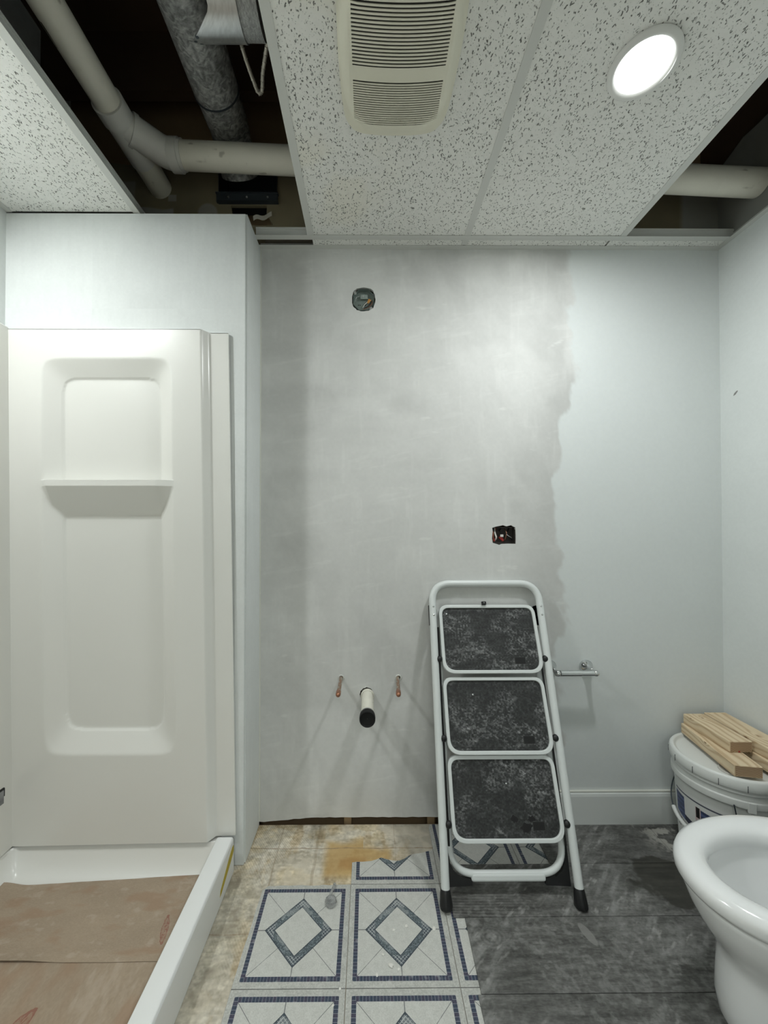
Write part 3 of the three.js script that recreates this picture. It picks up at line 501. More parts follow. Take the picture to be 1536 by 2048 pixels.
{ // curved connector plate and its collar, beside the duct
  const t = thing('duct_connector', 'bright galvanised curved connector with a pointed end under the duct', 'duct', [0, 0, 0]);
  const yc = 2.535, zc = -0.945, R = 0.078;
  part('curved_plate', sheet(24, 24, (u, v) => { const a = mix(-2.6, 0.35, v), k = Math.abs(a + 1.02); const xl = mix(-0.455, -0.385, cl(Math.pow(k / 0.9, 1.1))); return [mix(xl, -0.316, u), yc + Math.sin(a) * R, zc - Math.cos(a) * R]; }, 0.0012), M.galvBright, t);
  for (const [a, x] of [[-1.22, -0.436], [-1.02, -0.446], [-0.82, -0.436]]) part('hole_rivet', along(new THREE.CylinderGeometry(0.0045, 0.0045, 0.003, 10), V(x, yc + Math.sin(a) * R, zc - Math.cos(a) * R), V(0, Math.sin(a), -Math.cos(a))), M.steelDark, t);
  part('collar', rod(V(-0.317, yc, zc), V(-0.268, yc, zc), R - 0.001, 36), M.galv, t);
  part('collar_bead', rod(V(-0.322, yc, zc), V(-0.316, yc, zc), R + 0.002, 36), M.galvBright, t);
}
{
  const pts = new THREE.CatmullRomCurve3([V(-0.354, 2.57, -1.035), V(-0.346, 2.53, -1.05), V(-0.332, 2.502, -1.10), V(-0.3225, 2.494, -1.128), V(-0.314, 2.497, -1.125), V(-0.300, 2.50, -1.085), V(-0.280, 2.502, -1.04), V(-0.258, 2.508, -0.99), V(-0.2475, 2.52, -0.90), V(-0.2475, 2.53, -0.78), V(-0.2475, 2.55, -0.6)]).getPoints(60);
  const g = []; for (let i = 0; i < pts.length - 1; i += 1) { const d = pts[i + 1].clone().sub(pts[i]); }
  single('armored_cable', mergeGeometries([tube(pts, 0.0052, 12), ...pts.filter((_, i) => i % 2 === 0 && i > 0 && i < 58).map((p, i) => along(new THREE.TorusGeometry(0.0053, 0.0011, 6, 12).rotateX(Math.PI / 2), p, pts[Math.min(59, pts.indexOf(p) + 1)].clone().sub(p)))]), mat(0xa7a297, 0.45, { metalness: 0.5 }), 'looped grey armoured cable hanging beside the galvanised duct', 'cable');
}
single('plastic_scrap', sheet(24, 14, (u, v) => { const n = fbm(u * 7, v * 5, 3) - 0.5, h = 0.085 * Math.sqrt(Math.max(0.02, 1 - u * u)); return [-0.872 - 0.03 * v + 0.022 * n, H + 0.018 + h * v + 0.012 * n * v, -(0.84 + u * 0.145 + 0.02 * n)]; }, 0.001), mat(0x9a9da3, 0.5), 'crumpled grey plastic scrap lying above the left ceiling tile', 'scrap');

// ------------------------------------------------------------------ shower: surround panels, base, paper
M.acrylic = phys(0xe9e9e3, 0.28, { clearcoat: 0.25, clearcoatRoughness: 0.2 });
{
  const t = thing('shower_end_panel', 'white moulded shower wall panel with two recesses and a shelf', 'shower panel', [0, 0, 0]);
  const D = 0.034, ZM = -1.352, SH = -0.0175;
  const rectT = (x, y, x0, x1, y0, y1, bl, br, bb_, bt) => {
    const a = [(x - x0) / bl, (x1 - x) / br, (y - y0) / bb_, (y1 - y) / bt];
    if (Math.min(...a) < 0) return 0;
    // rounded corners: soft minimum
    let s = 0; const k = 3.2; for (const q of a) s += Math.exp(-k * Math.min(q, 3)); return cl(-Math.log(s) / k);
  };
  const rd = t_ => { const q = t_; return q < 0.12 ? q * q / 0.24 : q > 0.88 ? 0.94 - Math.pow(1 - q, 2) / 0.24 + 0.0 : q - 0.06; };
  const depth = (x, y) => {
    let d = 0;
    if (y > 1.372) { const up = rectT(x, y, -1.138, -0.676, 1.18, 1.806, 0.062, 0.062, 0.04, 0.072); d = rd(up) / 0.94 * D; }
    else if (y > 1.351) { const e = Math.min((x + 1.138) / 0.03, (-0.676 - x) / 0.05); d = -0.020 * cl(e); }
    else {
      const lo = rd(rectT(x, y, -1.138, -0.676, 0.412, 1.55, 0.062, 0.062, 0.088, 0.2)) / 0.94 * D, e = cl(Math.min((x + 1.138) / 0.03, (-0.676 - x) / 0.05));
      const q = (1.351 - y) / 0.112, sl = mix(-0.020 * e, D, q); d = q < 1 ? (sl < lo - 0.004 ? sl : sl > lo + 0.004 ? lo : (sl + lo) / 2 - 0.001) : lo; if (lo <= 0) d = -0.020 * e * cl(1 - q);
    }
        if (x > -0.574) d = cl((x + 0.574) / 0.020) * 0.027;
    return d;
  };
  const xs = []; for (let i = 0; i <= 190; i++) xs.push(mix(-1.249, -0.487, i / 190));
  const ys = []; for (let j = 0; j <= 455; j++) ys.push(mix(0.108, 1.905, j / 455));
  for (const q of [1.3505, 1.3515, 1.3715, 1.3725]) ys.push(q); ys.sort((a, b) => a - b);
  const NX = xs.length - 1, NY = ys.length - 1;
  const g = grid(NX, NY, (u, v) => { const x = xs[Math.round(u * NX)], y = ys[Math.round(v * NY)]; return [x + SH * (y - 1), y + (y < 0.2 ? (0.2 - y) / 0.092 * (-0.004 + 0.012 * u) : 0), ZM - depth(x, y)]; });
  part('moulded_sheet', g, M.acrylic, t);
  const edge = [[-1.249, ZM], [-0.574, ZM], [-0.554, ZM - 0.027], [-0.487, ZM - 0.027], [-0.487, ZP + 0.0025], [-1.249, ZP + 0.0025]];
  const tp = slab(edge.map(([x, z]) => [x + SH * 0.905, -z]), 1.9035, 1.9055); part('top_flange', tp, M.acrylic, t);
  part('edge_return', sheet(1, 30, (u, v) => { const y = mix(0.118, 1.904, v); return [-0.487 + SH * (y - 1), y, mix(ZP + 0.004, ZM - 0.0268, 1 - u)]; }, 0.0015), M.acrylic, t);
}
{
  const t = thing('shower_side_panel', 'plain white shower wall panel on the left wall', 'shower panel', [0, 0, 0]);
  const s = poly([[XL + 0.001, 0.104], [-1.2325, 0.104], [-1.2645, 1.909], [-1.268, 1.913], [XL + 0.001, 1.913]]), g = ext(s, 1.62); g.translate(0, 0, -1.353); part('moulded_sheet', g, M.acrylic, t);
  const st = part('sticker', ext(rrect(0, 0.13, 0.0, 0.095, 0.008), 0.0006), mat(0x17191a, 0.5), t, 'black and grey care sticker');
  st.rotation.y = Math.PI / 2; st.position.set(-1.2365, 0.232, -1.201 + 0.004);
  st.rotation.y = Math.PI / 2; st.position.z = -1.197;
  const f1 = part('sticker_face', ext(rrect(0.004, 0.126, 0.026, 0.086, 0.003), 0.0004), new THREE.MeshStandardMaterial({ map: tex(128, 64, (u, v) => { const q = 140 + 50 * (fbm(u * 60, v * 40, 2) - 0.5); return [q, q + 2, q + 3]; }), roughness: 0.6 }), st); f1.position.set(0, 0, 0.0006);
  const f2 = part('sticker_face', ext(rrect(0.004, 0.122, 0.009, 0.021, 0.002), 0.0004), mat(0xa9acae, 0.6), st); f2.position.set(0, 0, 0.0006);
}
{
  const t = thing('shower_tray', 'white shower tray with a raised kerb along its open side', 'shower tray', [0, 0, 0]);
  const x0 = -1.262, x1 = -0.526, dA = -0.25, dB = 1.388, yf = 0.022;
  const hgt = (x, d) => {
    const el = x - x0 - 0.026, eb = 1.362 - d, ef = d - dA - 0.02;                    // distances from the upstand tops
    const up = e => { const q = cl(1 - e / 0.062); return q * q * (0.35 + 0.65 * q); };
    const top = 0.098 + 0.008 * (x - x0) / 0.7, s = Math.max(up(el), up(eb), up(ef)), c2 = Math.min(1, Math.hypot(up(el), up(eb)));
    const er = x1 - 0.002 - x, upr = Math.pow(cl(1 - er / 0.022), 1.5);
    return yf + (top - yf) * Math.max(s, c2) + (0.11 - yf) * Math.max(0, upr - Math.max(s, c2));
  };
  part('pan', grid(150, 260, (u, v) => { const x = mix(x0, x1, u), d = mix(dA, dB, v); return [x, hgt(x, d), -d]; }), M.acrylic, t);
  const s = new THREE.Shape(); s.moveTo(-0.533, 0.003); s.lineTo(-0.533, 0.108); s.quadraticCurveTo(-0.533, 0.12, -0.525, 0.12); s.lineTo(-0.482, 0.12); s.quadraticCurveTo(-0.474, 0.12, -0.4738, 0.11); s.lineTo(-0.4725, 0.003); s.closePath();
  const g = ext(s, 1.62, { curveSegments: 6 }); g.translate(0, 0, -1.3665); part('kerb', toCreasedNormals(g, 0.6), phys(0xe9ebe9, 0.35, { clearcoat: 0.2 }), t);
  // yellow adhesive streak on the outside of the kerb
  const pts = [[1.368, 0.074], [1.366, 0.094], [1.352, 0.096], [1.32, 0.084], [1.28, 0.064], [1.246, 0.046], [1.24, 0.030], [1.255, 0.030], [1.30, 0.046], [1.34, 0.060]];
  const yg = ext(poly(pts), 0.0008); yg.rotateY(Math.PI / 2); yg.translate(-0.4736, 0, 0); part('adhesive_streak', yg, mat(0xb9a63a, 0.7), t, 'yellow adhesive streak');
}
{
  const kr = (seed, marks) => new THREE.MeshStandardMaterial({ map: tex(1024, 1024, (u, v) => {
    const f = fbm(u * 160, v * 160, 2) - 0.5, b = fbm(u * 5 + seed, v * 5, 4) - 0.5, sm = ss(0.62, 0.78, fbm(u * 11 + seed, v * 6, 4)); let c = [158 + f * 14 + b * 14, 142 + f * 13 + b * 13, 122 + f * 12 + b * 12];
    c = mix3(c, [184, 170, 154], ss(0.6, 0.8, fbm(u * 22 + seed, v * 14, 4)) * 0.4); c = mix3(c, [150, 122, 98], ss(0.5, 0.72, fbm(u * 7 + 9, v * 7 + seed, 3)) * 0.5);
    for (const [mu, mv, ru, rv, an] of marks) { const p = (u - mu), q = (v - mv), a = Math.cos(an), s = Math.sin(an), t1 = (p * a + q * s) / ru, t2 = (-p * s + q * a) / rv, e = Math.pow(Math.pow(Math.abs(t1), 1.6) + Math.pow(Math.abs(t2), 1.6), 1 / 1.6) + 0.35 * (fbm(u * 40, v * 40, 3) - 0.5); if (e < 1) { const str = fbm(t1 * 3 + 5, t2 * 9, 3) * 0.6 + fbm(u * 150, v * 150, 2) * 0.4; c = mix3(c, [124, 62, 52], (e > 0.86 ? 0.5 : str > 0.55 ? 0.5 : 0.14)); } }
    return c;
  }), roughness: 0.85, bumpMap: tex(512, 512, (u, v) => 128 + 110 * (fbm(u * 9 + seed, v * 9, 4) - 0.5) + 26 * (fbm(u * 120, v * 120, 2) - 0.5), false), bumpScale: 0.004 });
  const wave = (x, d) => 0.028 + 0.007 * (fbm(x * 5, d * 5, 3) - 0.3);
  const far = single('paper_sheet', sheet(60, 30, (u, v) => { const x = mix(-1.196, -0.562, u), df = mix(1.284, 1.322, u), d = mix(1.062, df, v) + 0.0012 * (fbm(u * 14, 3, 2) - 0.5) * v; return [x, wave(x, d) + 0.0016 + 0.005 * Math.pow(Math.max(0, 1 - v * 8), 2) * ss(0.1, 0.3, u) * ss(0.55, 0.4, u) + 0.012 * ss(0.12, 0.0, u) , -d]; }, 0.0005), kr(2, [[0.945, 0.32, 0.016, 0.17, 0.1]]), 'brown masking paper sheet at the far end of the shower tray', 'paper');
  single('paper_sheet', sheet(60, 60, (u, v) => { const x = mix(-1.2, -0.558, u), d = mix(0.1, 1.078, v); return [x, wave(x, d) + 0.012 * ss(0.12, 0.0, u), -d]; }, 0.0005), kr(6, [[0.575, 0.845, 0.05, 0.028, 0.9], [0.985, 0.875, 0.004, 0.004, 0]]), 'large brown masking paper sheet with a red print, nearest the viewer', 'paper');
}

// ------------------------------------------------------------------ boxes and pipes in the back wall
const W = { black: mat(0x111214, 0.4), white: mat(0xd8d6cf, 0.45), copper: phys(0xa8785f, 0.35, { metalness: 0.8 }), red: mat(0x9c2a25, 0.45), amber: mat(0xb8823a, 0.4), yellow: mat(0xc9a83a, 0.4), green: mat(0x2f4a3a, 0.5) };
{
  const c = V(-0.018, 2.144, ZB), t = thing('ceiling_box', 'round grey metal electrical box with loose wires high on the back wall', 'electrical box', [c.x, c.y, c.z]);
  const m = mat(0x84908b, 0.5, { metalness: 0.35 });
  part('box_shell', mergeGeometries([new THREE.CylinderGeometry(0.0475, 0.0475, 0.04, 8, 1, true).rotateX(Math.PI / 2).rotateZ(Math.PI / 8).translate(0, 0, -0.026), new THREE.CylinderGeometry(0.0478, 0.0478, 0.0015, 8).rotateX(Math.PI / 2).rotateZ(Math.PI / 8).translate(0, 0, -0.046)]), m, t);
  for (const [x, y] of [[-0.022, -0.012], [-0.015, -0.012], [0.024, -0.022]]) part('knockout', new THREE.CylinderGeometry(0.0022, 0.0022, 0.001, 10).rotateX(Math.PI / 2).translate(x, y, -0.0448), W.black, t);
  part('cable_clamp', bx(-0.014, 0.016, 0.008, 0.026, -0.045, -0.022, 0.003), mat(0x95a19c, 0.5, { metalness: 0.35 }), t); part('clamp_screw', rod(V(-0.002, 0.017, -0.022), V(-0.002, 0.017, -0.018), 0.004, 10), M.galvBright, t);
  part('mounting_ear', bx(-0.04, -0.03, 0.022, 0.034, -0.01, -0.0085), M.galvBright, t); part('mounting_ear', bx(0.024, 0.036, -0.04, -0.03, -0.01, -0.0085), M.galvBright, t);
  part('wire_nut', along(new THREE.CylinderGeometry(0.0045, 0.0065, 0.017, 12), V(0.021, -0.004, -0.018), V(-0.5, -0.8, 0.2)), W.amber, t, 'amber wire connector');
  part('wire', tube(new THREE.CatmullRomCurve3([V(0.018, 0.012, -0.04), V(0.024, 0.0, -0.02), V(0.008, -0.014, -0.014), V(-0.004, -0.026, -0.03)]).getPoints(20), 0.0016, 8), W.white, t);
  part('wire', tube(new THREE.CatmullRomCurve3([V(0.012, 0.012, -0.04), V(0.03, 0.0, -0.03), V(0.022, -0.022, -0.016), V(0.0, -0.032, -0.02)]).getPoints(20), 0.0018, 8), W.black, t);
  part('wire', tube(new THREE.CatmullRomCurve3([V(0.034, 0.004, -0.03), V(0.034, -0.012, -0.02), V(0.018, -0.028, -0.02), V(-0.004, -0.036, -0.024)]).getPoints(20), 0.0012, 8), W.copper, t);
  part('wire', tube(new THREE.CatmullRomCurve3([V(0.014, -0.006, -0.02), V(0.008, -0.014, -0.016), V(0.004, -0.02, -0.026)]).getPoints(12), 0.0028, 8), W.black, t);
  t.scale.z = 0.5; part('wire', tube(new THREE.CatmullRomCurve3([V(-0.034, 0.0, -0.03), V(-0.03, 0.012, -0.016), V(-0.018, 0.018, -0.02)]).getPoints(12), 0.001, 8), M.galvBright, t);
}
{
  const t = thing('outlet_box', 'open rectangular electrical box with red and white wires above the step stool', 'electrical box', [0.556, 1.1715, ZB]);
  t.scale.z = 0.6; const m = mat(0x4a4642, 0.6, { metalness: 0.3 }), w = 0.048, h = 0.034, d = -0.062;
  part('box_shell', mergeGeometries([bx(-w, w, -h, -h + 0.0015, d, -0.006), bx(-w, w, h - 0.0015, h, d, -0.006), bx(-w, -w + 0.0015, -h, h, d, -0.006), bx(w - 0.0015, w, -h, h, d, -0.006), bx(-w, w, -h, h, d - 0.0015, d)]), m, t);
  const cr = (pts, r, mm, nm = 'wire') => part(nm, tube(new THREE.CatmullRomCurve3(pts.map(p => V(...p))).getPoints(18), r, 8), mm, t);
  cr([[-0.03, 0.03, -0.05], [-0.034, 0.01, -0.02], [-0.03, -0.008, -0.012], [-0.033, -0.02, -0.03]], 0.0035, W.white);
  cr([[-0.026, 0.03, -0.05], [-0.04, 0.0, -0.03], [-0.036, -0.024, -0.02]], 0.003, W.red); cr([[-0.044, 0.026, -0.03], [-0.042, 0.0, -0.01], [-0.043, -0.024, -0.02]], 0.0016, W.copper);
  cr([[0.01, 0.03, -0.05], [0.012, 0.01, -0.012], [0.008, -0.012, -0.014], [0.006, -0.026, -0.04]], 0.0012, W.copper);
  cr([[0.03, 0.03, -0.05], [0.018, 0.006, -0.02], [0.03, -0.01, -0.02], [0.042, -0.02, -0.04]], 0.002, W.black); cr([[0.014, 0.004, -0.02], [0.024, -0.004, -0.012], [0.036, -0.01, -0.02]], 0.0012, M.galvBright);
  cr([[-0.004, 0.028, -0.05], [-0.014, 0.016, -0.03], [0.0, 0.008, -0.03]], 0.003, W.black);
  part('wire_nut', along(new THREE.CylinderGeometry(0.004, 0.0085, 0.022, 12), V(-0.006, -0.014, -0.022), V(0.5, -0.8, 0.3)), W.red, t, 'red wire connector');
  part('wire_tag', bx(-0.014, -0.001, -0.006, 0.004, -0.012, -0.008, 0.0015), W.white, t);
}
function stub(bx_, by, tx, ty, td, label) {
  const a = V(bx_, by, ZB - 0.05), b = V(tx, ty, -td), d = b.clone().sub(a).normalize(), t = thing('copper_stub', label, 'pipe', [0, 0, 0], 'copper supply stubs');
  part('pipe', rod(a, b, 0.0072, 20), W.copperPipe, t);
  part('cap', loft([[0.0072, -0.02], [0.0092, -0.018], [0.0094, 0.004], [0.0082, 0.010], [0.005, 0.0135], [0.0008, 0.0148]].map(([r, o]) => { const q = new THREE.Quaternion().setFromUnitVectors(V(0, 0, 1), d), o2 = []; for (let i = 0; i < 20; i++) { const an = i / 20 * Math.PI * 2; o2.push(V(Math.cos(an) * r, Math.sin(an) * r, o).applyQuaternion(q).add(b)); } return o2; })), W.copper, t, 'copper end cap');
  part('plaster_ring', new THREE.TorusGeometry(0.0105, 0.0035, 8, 20).translate(bx_, by, ZB), mat(0xc9cac4, 0.9), t);
}
W.copperPipe = new THREE.MeshPhysicalMaterial({ map: tex(128, 128, (u, v) => { const d = ss(0.45, 0.62, fbm(u * 9, v * 9, 4)); return mix3([158, 128, 108], [178, 172, 160], d); }), roughness: 0.45, metalness: 0.6 });
stub(-0.111, 0.594, -0.1115, 0.592, 1.428, 'capped copper supply stub left of the white drain stub');
stub(0.122, 0.594, 0.1105, 0.592, 1.428, 'capped copper supply stub between the drain stub and the step stool');
{
  const t = thing('drain_stub', 'white plastic drain stub with a black rubber end on the back wall', 'pipe', [-0.004, 0.523, ZB]);
  const L = (pts, m, nm, lb) => part(nm, new THREE.LatheGeometry(pts.map(p => new THREE.Vector2(p[0], p[1])), 40).rotateX(Math.PI / 2), m, t, lb);
  L([[0.0235, -0.06], [0.0235, 0.185], [0.021, 0.185], [0.021, -0.06]], M.pvc, 'pipe');
  L([[0.0242, 0.0], [0.0275, 0.001], [0.0275, 0.008], [0.0242, 0.010]], M.pvc, 'collar');
  L([[0.0236, 0.158], [0.0265, 0.160], [0.0268, 0.178], [0.0236, 0.18]], mat(0xa2a49e, 0.35), 'clamp_band', 'grey clamp band');
  L([[0.0238, 0.168], [0.0280, 0.170], [0.0288, 0.184], [0.0284, 0.197], [0.0262, 0.1985], [0.0252, 0.1945], [0.0235, 0.1915], [0.0005, 0.191]], mat(0x040405, 0.75), 'rubber_end', 'hollow black rubber end');
}
// toilet-paper holder
M.chrome = phys(0xd4d6d6, 0.14, { metalness: 1 });
{
  const t = thing('toilet_paper_holder', 'chrome toilet paper holder on the wall right of the step stool', 'paper holder', [0, 0, ZB]);
  const post = x => {
    part('rosette', new THREE.LatheGeometry([[0.0275, 0], [0.0275, 0.003], [0.0255, 0.005], [0.025, 0.008], [0.0215, 0.013], [0.015, 0.022], [0.0105, 0.032], [0.0085, 0.042], [0.008, 0.05], [0.0005, 0.05]].map(p => new THREE.Vector2(...p)), 32).rotateX(Math.PI / 2).translate(x, 0.6375, 0), M.chrome, t);
    part('arm', tube(rounded([V(x, 0.6375, 0.045), V(x, 0.6365, 0.066)], 0.005), 0.0075, 16), M.chrome, t);
    part('end_ball', new THREE.SphereGeometry(0.0125, 24, 16).translate(x, 0.636, 0.07), M.chrome, t);
  };
  post(0.887); post(0.738);
  const r = rod(V(0.745, 0.636, 0.07), V(0.88, 0.636, 0.07), 0.0085, 24); part('roller', rod(V(0.748, 0.636, 0.07), V(0.826, 0.636, 0.07), 0.0118, 24), M.chrome, t); part('roller', rod(V(0.826, 0.636, 0.07), V(0.878, 0.636, 0.07), 0.0105, 24), M.chrome, t);
}

// ------------------------------------------------------------------ step stool, folded against the wall
{
  const t = thing('step_stool', 'folded white steel step stool with three black treads against the wall', 'step stool', [0.4575, 0.005, -1.221]);
  t.rotation.order = 'XYZ'; t.rotation.x = -19.2 * Math.PI / 180; const tilt = -0.010;
  const X = (u, v) => u + 0.0115 * v;                    // leans a touch to the right
  const steel = mat(0xd9dedc, 0.35), blk = mat(0x131415, 0.45), gap = mat(0x0d0d0e, 0.6);
  const rail = rounded([V(X(-0.2135, 0.03), 0.03, 0), V(X(-0.2135, 1.03), 1.03, 0), V(X(0.2135, 1.03), 1.03, 0), V(X(0.2135, 0.03), 0.03, 0)], 0.075, 14);
  part('front_frame', tube(rail, 0.0135, 18, true, 220), steel, t);
  for (const s of [-1, 1]) {
    const fx = X(s * 0.2135, 0);
    const foot = new THREE.LatheGeometry([[0.0005, -0.018], [0.016, -0.017], [0.0195, -0.012], [0.0195, 0.0], [0.0175, 0.02], [0.0155, 0.034], [0.0135, 0.036]].map(p => new THREE.Vector2(...p)), 28), p = foot.attributes.position;
    for (let i = 0; i < p.count; i++) { const a = Math.atan2(p.getZ(i), p.getX(i)), k = 1 + 0.05 * Math.cos(a * 7) * ss(0.03, 0.0, p.getY(i)); p.setX(i, p.getX(i) * k); p.setZ(i, p.getZ(i) * k); } foot.computeVertexNormals();
    part('rubber_foot', foot.translate(fx, 0.018, 0), blk, t);
    for (const v of [0.905, 0.938]) part('rivet', new THREE.SphereGeometry(0.0042, 10, 8).scale(1, 1, 0.5).translate(X(s * 0.2135, v) + s * -0.001, v, 0.0132), M.chrome, t);
    part('hinge_plate', ext(poly([[0, 0], [0.026, 0.01], [0.024, 0.05], [0.010, 0.075], [0, 0.078]]), 0.02).scale(s > 0 ? -1 : 1, 1, 1).translate(X(s * 0.2135, 0.88) + (s > 0 ? -0.004 : -0.012), 0.868, -0.034), blk, t);
    part('corner_bracket', ext(poly([[-0.205, 0.175], [-0.200, 0.045], [-0.12, 0.048], [-0.12, 0.066], [-0.155, 0.07], [-0.178, 0.085], [-0.190, 0.11], [-0.196, 0.175]].map(([a, b]) => [s < 0 ? a : -a, b])), 0.012).translate(0.001, 0, -0.04), blk, t);
    part('side_link', rod(V(X(s * 0.194, 0.20), 0.16, -0.012), V(X(s * 0.194, 0.86), 0.86, -0.012), 0.0035, 10), gap, t);
  }
  const back = rounded([V(X(-0.188, 0.93), 0.93, -0.034), V(-0.188, 0.077, -0.034), V(0.190, 0.077, -0.034), V(X(0.188, 0.93), 0.93, -0.034)], 0.085, 14);
  part('rear_frame', tube(back, 0.0105, 16, true, 200), steel, t);
  part('floor_bar', bx(-0.122, 0.122, 0.058, 0.082, -0.046, -0.022, 0.008), steel, t);
  part('lock_tab', bx(-0.008, 0.010, 0.944, 0.958, -0.004, 0.008, 0.003), blk, t); part('lock_screw', new THREE.SphereGeometry(0.0025, 8, 6).translate(0.001, 0.952, 0.008), M.chrome, t);
  const rub = (seed, wet) => new THREE.MeshStandardMaterial({ map: tex(512, 384, (u, v) => {
    const f = fbm(u * 60, v * 46, 3) - 0.5, b = fbm(u * 5 + seed, v * 4 + seed, 4); let g = 40 + f * 34; const dust = (0.25 + 0.75 * ss(0.38, 0.62, b)) * ss(0.34, 0.82, fbm(u * 60 + seed, v * 46, 4) * 0.7 + fbm(u * 14 + seed, v * 10, 3) * 0.3), str = ss(0.70, 0.78, fbm((u + v) * 26 + seed, (u - v) * 9, 3));
    g += dust * 84 + str * ss(0.4, 0.6, b) * 34; const sp = vn(u * 260 + seed, v * 200); if (sp > 0.975 && b > 0.42) g += 60;
    let c = [g, g + 1.5, g + 1];
    if (wet) { for (const [x, y, r] of [[0.57, 0.235, 0.05], [0.74, 0.235, 0.045], [0.68, 0.13, 0.07]]) { const an = Math.atan2(v - y, (u - x) * 1.4), q = Math.hypot((u - x) * 1.0, (v - y) * 0.9) / r * (0.8 + 0.6 * vn(an * 2.4 + x * 30, 4)); if (q < 0.75) c = [15, 15, 15]; }
      const q1 = Math.hypot((u - 0.68) / 0.22, (v - 0.86) / 0.26); if (q1 < 1 && q1 > 0.0 && v < 0.86) { c = c.map(k => k + 12 * (q1 > 0.86 ? 1 : 0.5)); } }
    const lx = (u - 0.80) / 0.06, ly = (v - 0.145) / 0.055; if (Math.max(Math.abs(lx), Math.abs(ly)) < 1) c = Math.max(Math.abs(lx), Math.abs(ly)) > 0.9 ? [52, 53, 52] : [17, 18, 18];
    return c;
  }), roughness: 0.6 });
  [[0.690, 0.945, 2, 0], [0.425, 0.678, 5, 0], [0.172, 0.422, 9, 1]].forEach(([v0, v1, seed, wet], k) => {
    const cx = X(0.0, (v0 + v1) / 2) + 0.002, hw = [0.190, 0.1885, 0.187][k], sh = rrect(-hw, hw, 0, v1 - v0, [0.05, 0.05, 0.038, 0.038]); sh.holes.push(rrect(-hw + 0.0125, hw - 0.0125, 0.0125, v1 - v0 - 0.0125, [0.04, 0.04, 0.028, 0.028], THREE.Path));
    const g = new THREE.Group(); g.name = 'tread'; g.position.set(cx, v0, -0.006); g.rotation.x = -0.05; t.add(g);
    part('tread_rim', ext(sh, 0.014, { bevelEnabled: true, bevelThickness: 0.003, bevelSize: 0.0025, bevelOffset: -0.0025, bevelSegments: 3 }), steel, g);
    const mg = ext(rrect(-hw + 0.012, hw - 0.012, 0.012, v1 - v0 - 0.012, [0.04, 0.04, 0.028, 0.028]), 0.01); part('tread_mat', planar(mg, 'x', 'y', -hw + 0.012, 0.012, 2 * hw - 0.024, v1 - v0 - 0.024), rub(seed, wet), g, 'dusty black rubber mat');
    for (const [x, y] of k === 0 ? [[-hw + 0.03, v1 - v0 - 0.035]] : k === 1 ? [[-0.08, v1 - v0 - 0.06]] : [[0.012, v1 - v0 - 0.085]]) part('screw_head', new THREE.SphereGeometry(0.0035, 10, 8).scale(1, 1, 0.5).translate(x, y, 0.0105), M.chrome, g);
    for (const s of [-1, 1]) part('pivot_knob', new THREE.SphereGeometry(0.0105, 14, 10).scale(1.1, 1.15, 1).translate(s * (hw + 0.0105), 0.052, 0.014), blk, g);
  });
}

// ------------------------------------------------------------------ toilet
M.ceramic = phys(0xeceeed, 0.16, { clearcoat: 0.6, clearcoatRoughness: 0.05 });
{
  const ZC = -0.905, SX = 0.017, t = thing('toilet', 'white ceramic toilet bowl without a seat beside the right wall', 'toilet', [0, 0, 0]);
  const ring = (y, tip, back, hw, p = 2) => { const n = 64, o = [], a = Math.min(hw * 1.5, (back - tip) * 0.6), xc = tip + a, b = back - xc; for (let i = 0; i < n; i++) { const an = i / n * Math.PI * 2, c = Math.cos(an), s = Math.sin(an); const x = c < 0 ? xc + c * a : xc + Math.pow(c, 0.75) * b, k = c < 0 ? 1 : 1 - 0.12 * c; o.push(V(x + SX, y, ZC - Math.sign(s) * Math.pow(Math.abs(s), 0.95) * hw * k)); } return o; };
  const rows = [[0.004, 0.846, 1.36, 0.104], [0.02, 0.838, 1.36, 0.107], [0.05, 0.822, 1.355, 0.110], [0.09, 0.815, 1.35, 0.109], [0.13, 0.817, 1.345, 0.106], [0.165, 0.820, 1.34, 0.106], [0.185, 0.822, 1.335, 0.110], [0.2, 0.820, 1.33, 0.119], [0.225, 0.812, 1.32, 0.131], [0.26, 0.786, 1.30, 0.150], [0.30, 0.764, 1.28, 0.167], [0.335, 0.751, 1.265, 0.178], [0.349, 0.749, 1.26, 0.180], [0.352, 0.752, 1.26, 0.177], [0.355, 0.748, 1.26, 0.181], [0.358, 0.739, 1.258, 0.188], [0.368, 0.734, 1.256, 0.192], [0.382, 0.734, 1.254, 0.192], [0.393, 0.739, 1.25, 0.188], [0.4, 0.752, 1.24, 0.178], [0.4015, 0.768, 1.22, 0.163], [0.400, 0.784, 1.16, 0.142], [0.394, 0.797, 1.13, 0.130], [0.384, 0.805, 1.12, 0.124], [0.368, 0.808, 1.115, 0.121], [0.356, 0.80, 1.12, 0.126], [0.34, 0.796, 1.12, 0.128], [0.29, 0.815, 1.11, 0.113], [0.24, 0.85, 1.10, 0.095], [0.2, 0.90, 1.08, 0.07], [0.17, 0.94, 1.06, 0.045], [0.165, 0.97, 1.04, 0.02]];
  part('bowl', loft(rows.map(r => ring(...r)), true, true), M.ceramic, t);
  part('water', loft([ring(0.212, 0.878, 1.09, 0.078), ring(0.2125, 0.88, 1.088, 0.077)]), phys(0xf2f6f6, 0.02, { transmission: 0.95, thickness: 0.05, ior: 1.33 }), t);
  part('tank', bx(1.262, 1.442, 0.385, 0.72, ZC - 0.215, ZC + 0.215, 0.03), M.ceramic, t); part('tank_lid', bx(1.25, 1.446, 0.715, 0.752, ZC - 0.225, ZC + 0.225, 0.012), M.ceramic, t);
  part('flush_lever', tube(rounded([V(1.264, 0.665, ZC + 0.15), V(1.245, 0.665, ZC + 0.15), V(1.242, 0.655, ZC + 0.085)], 0.01), 0.006, 12), M.chrome, t);
}

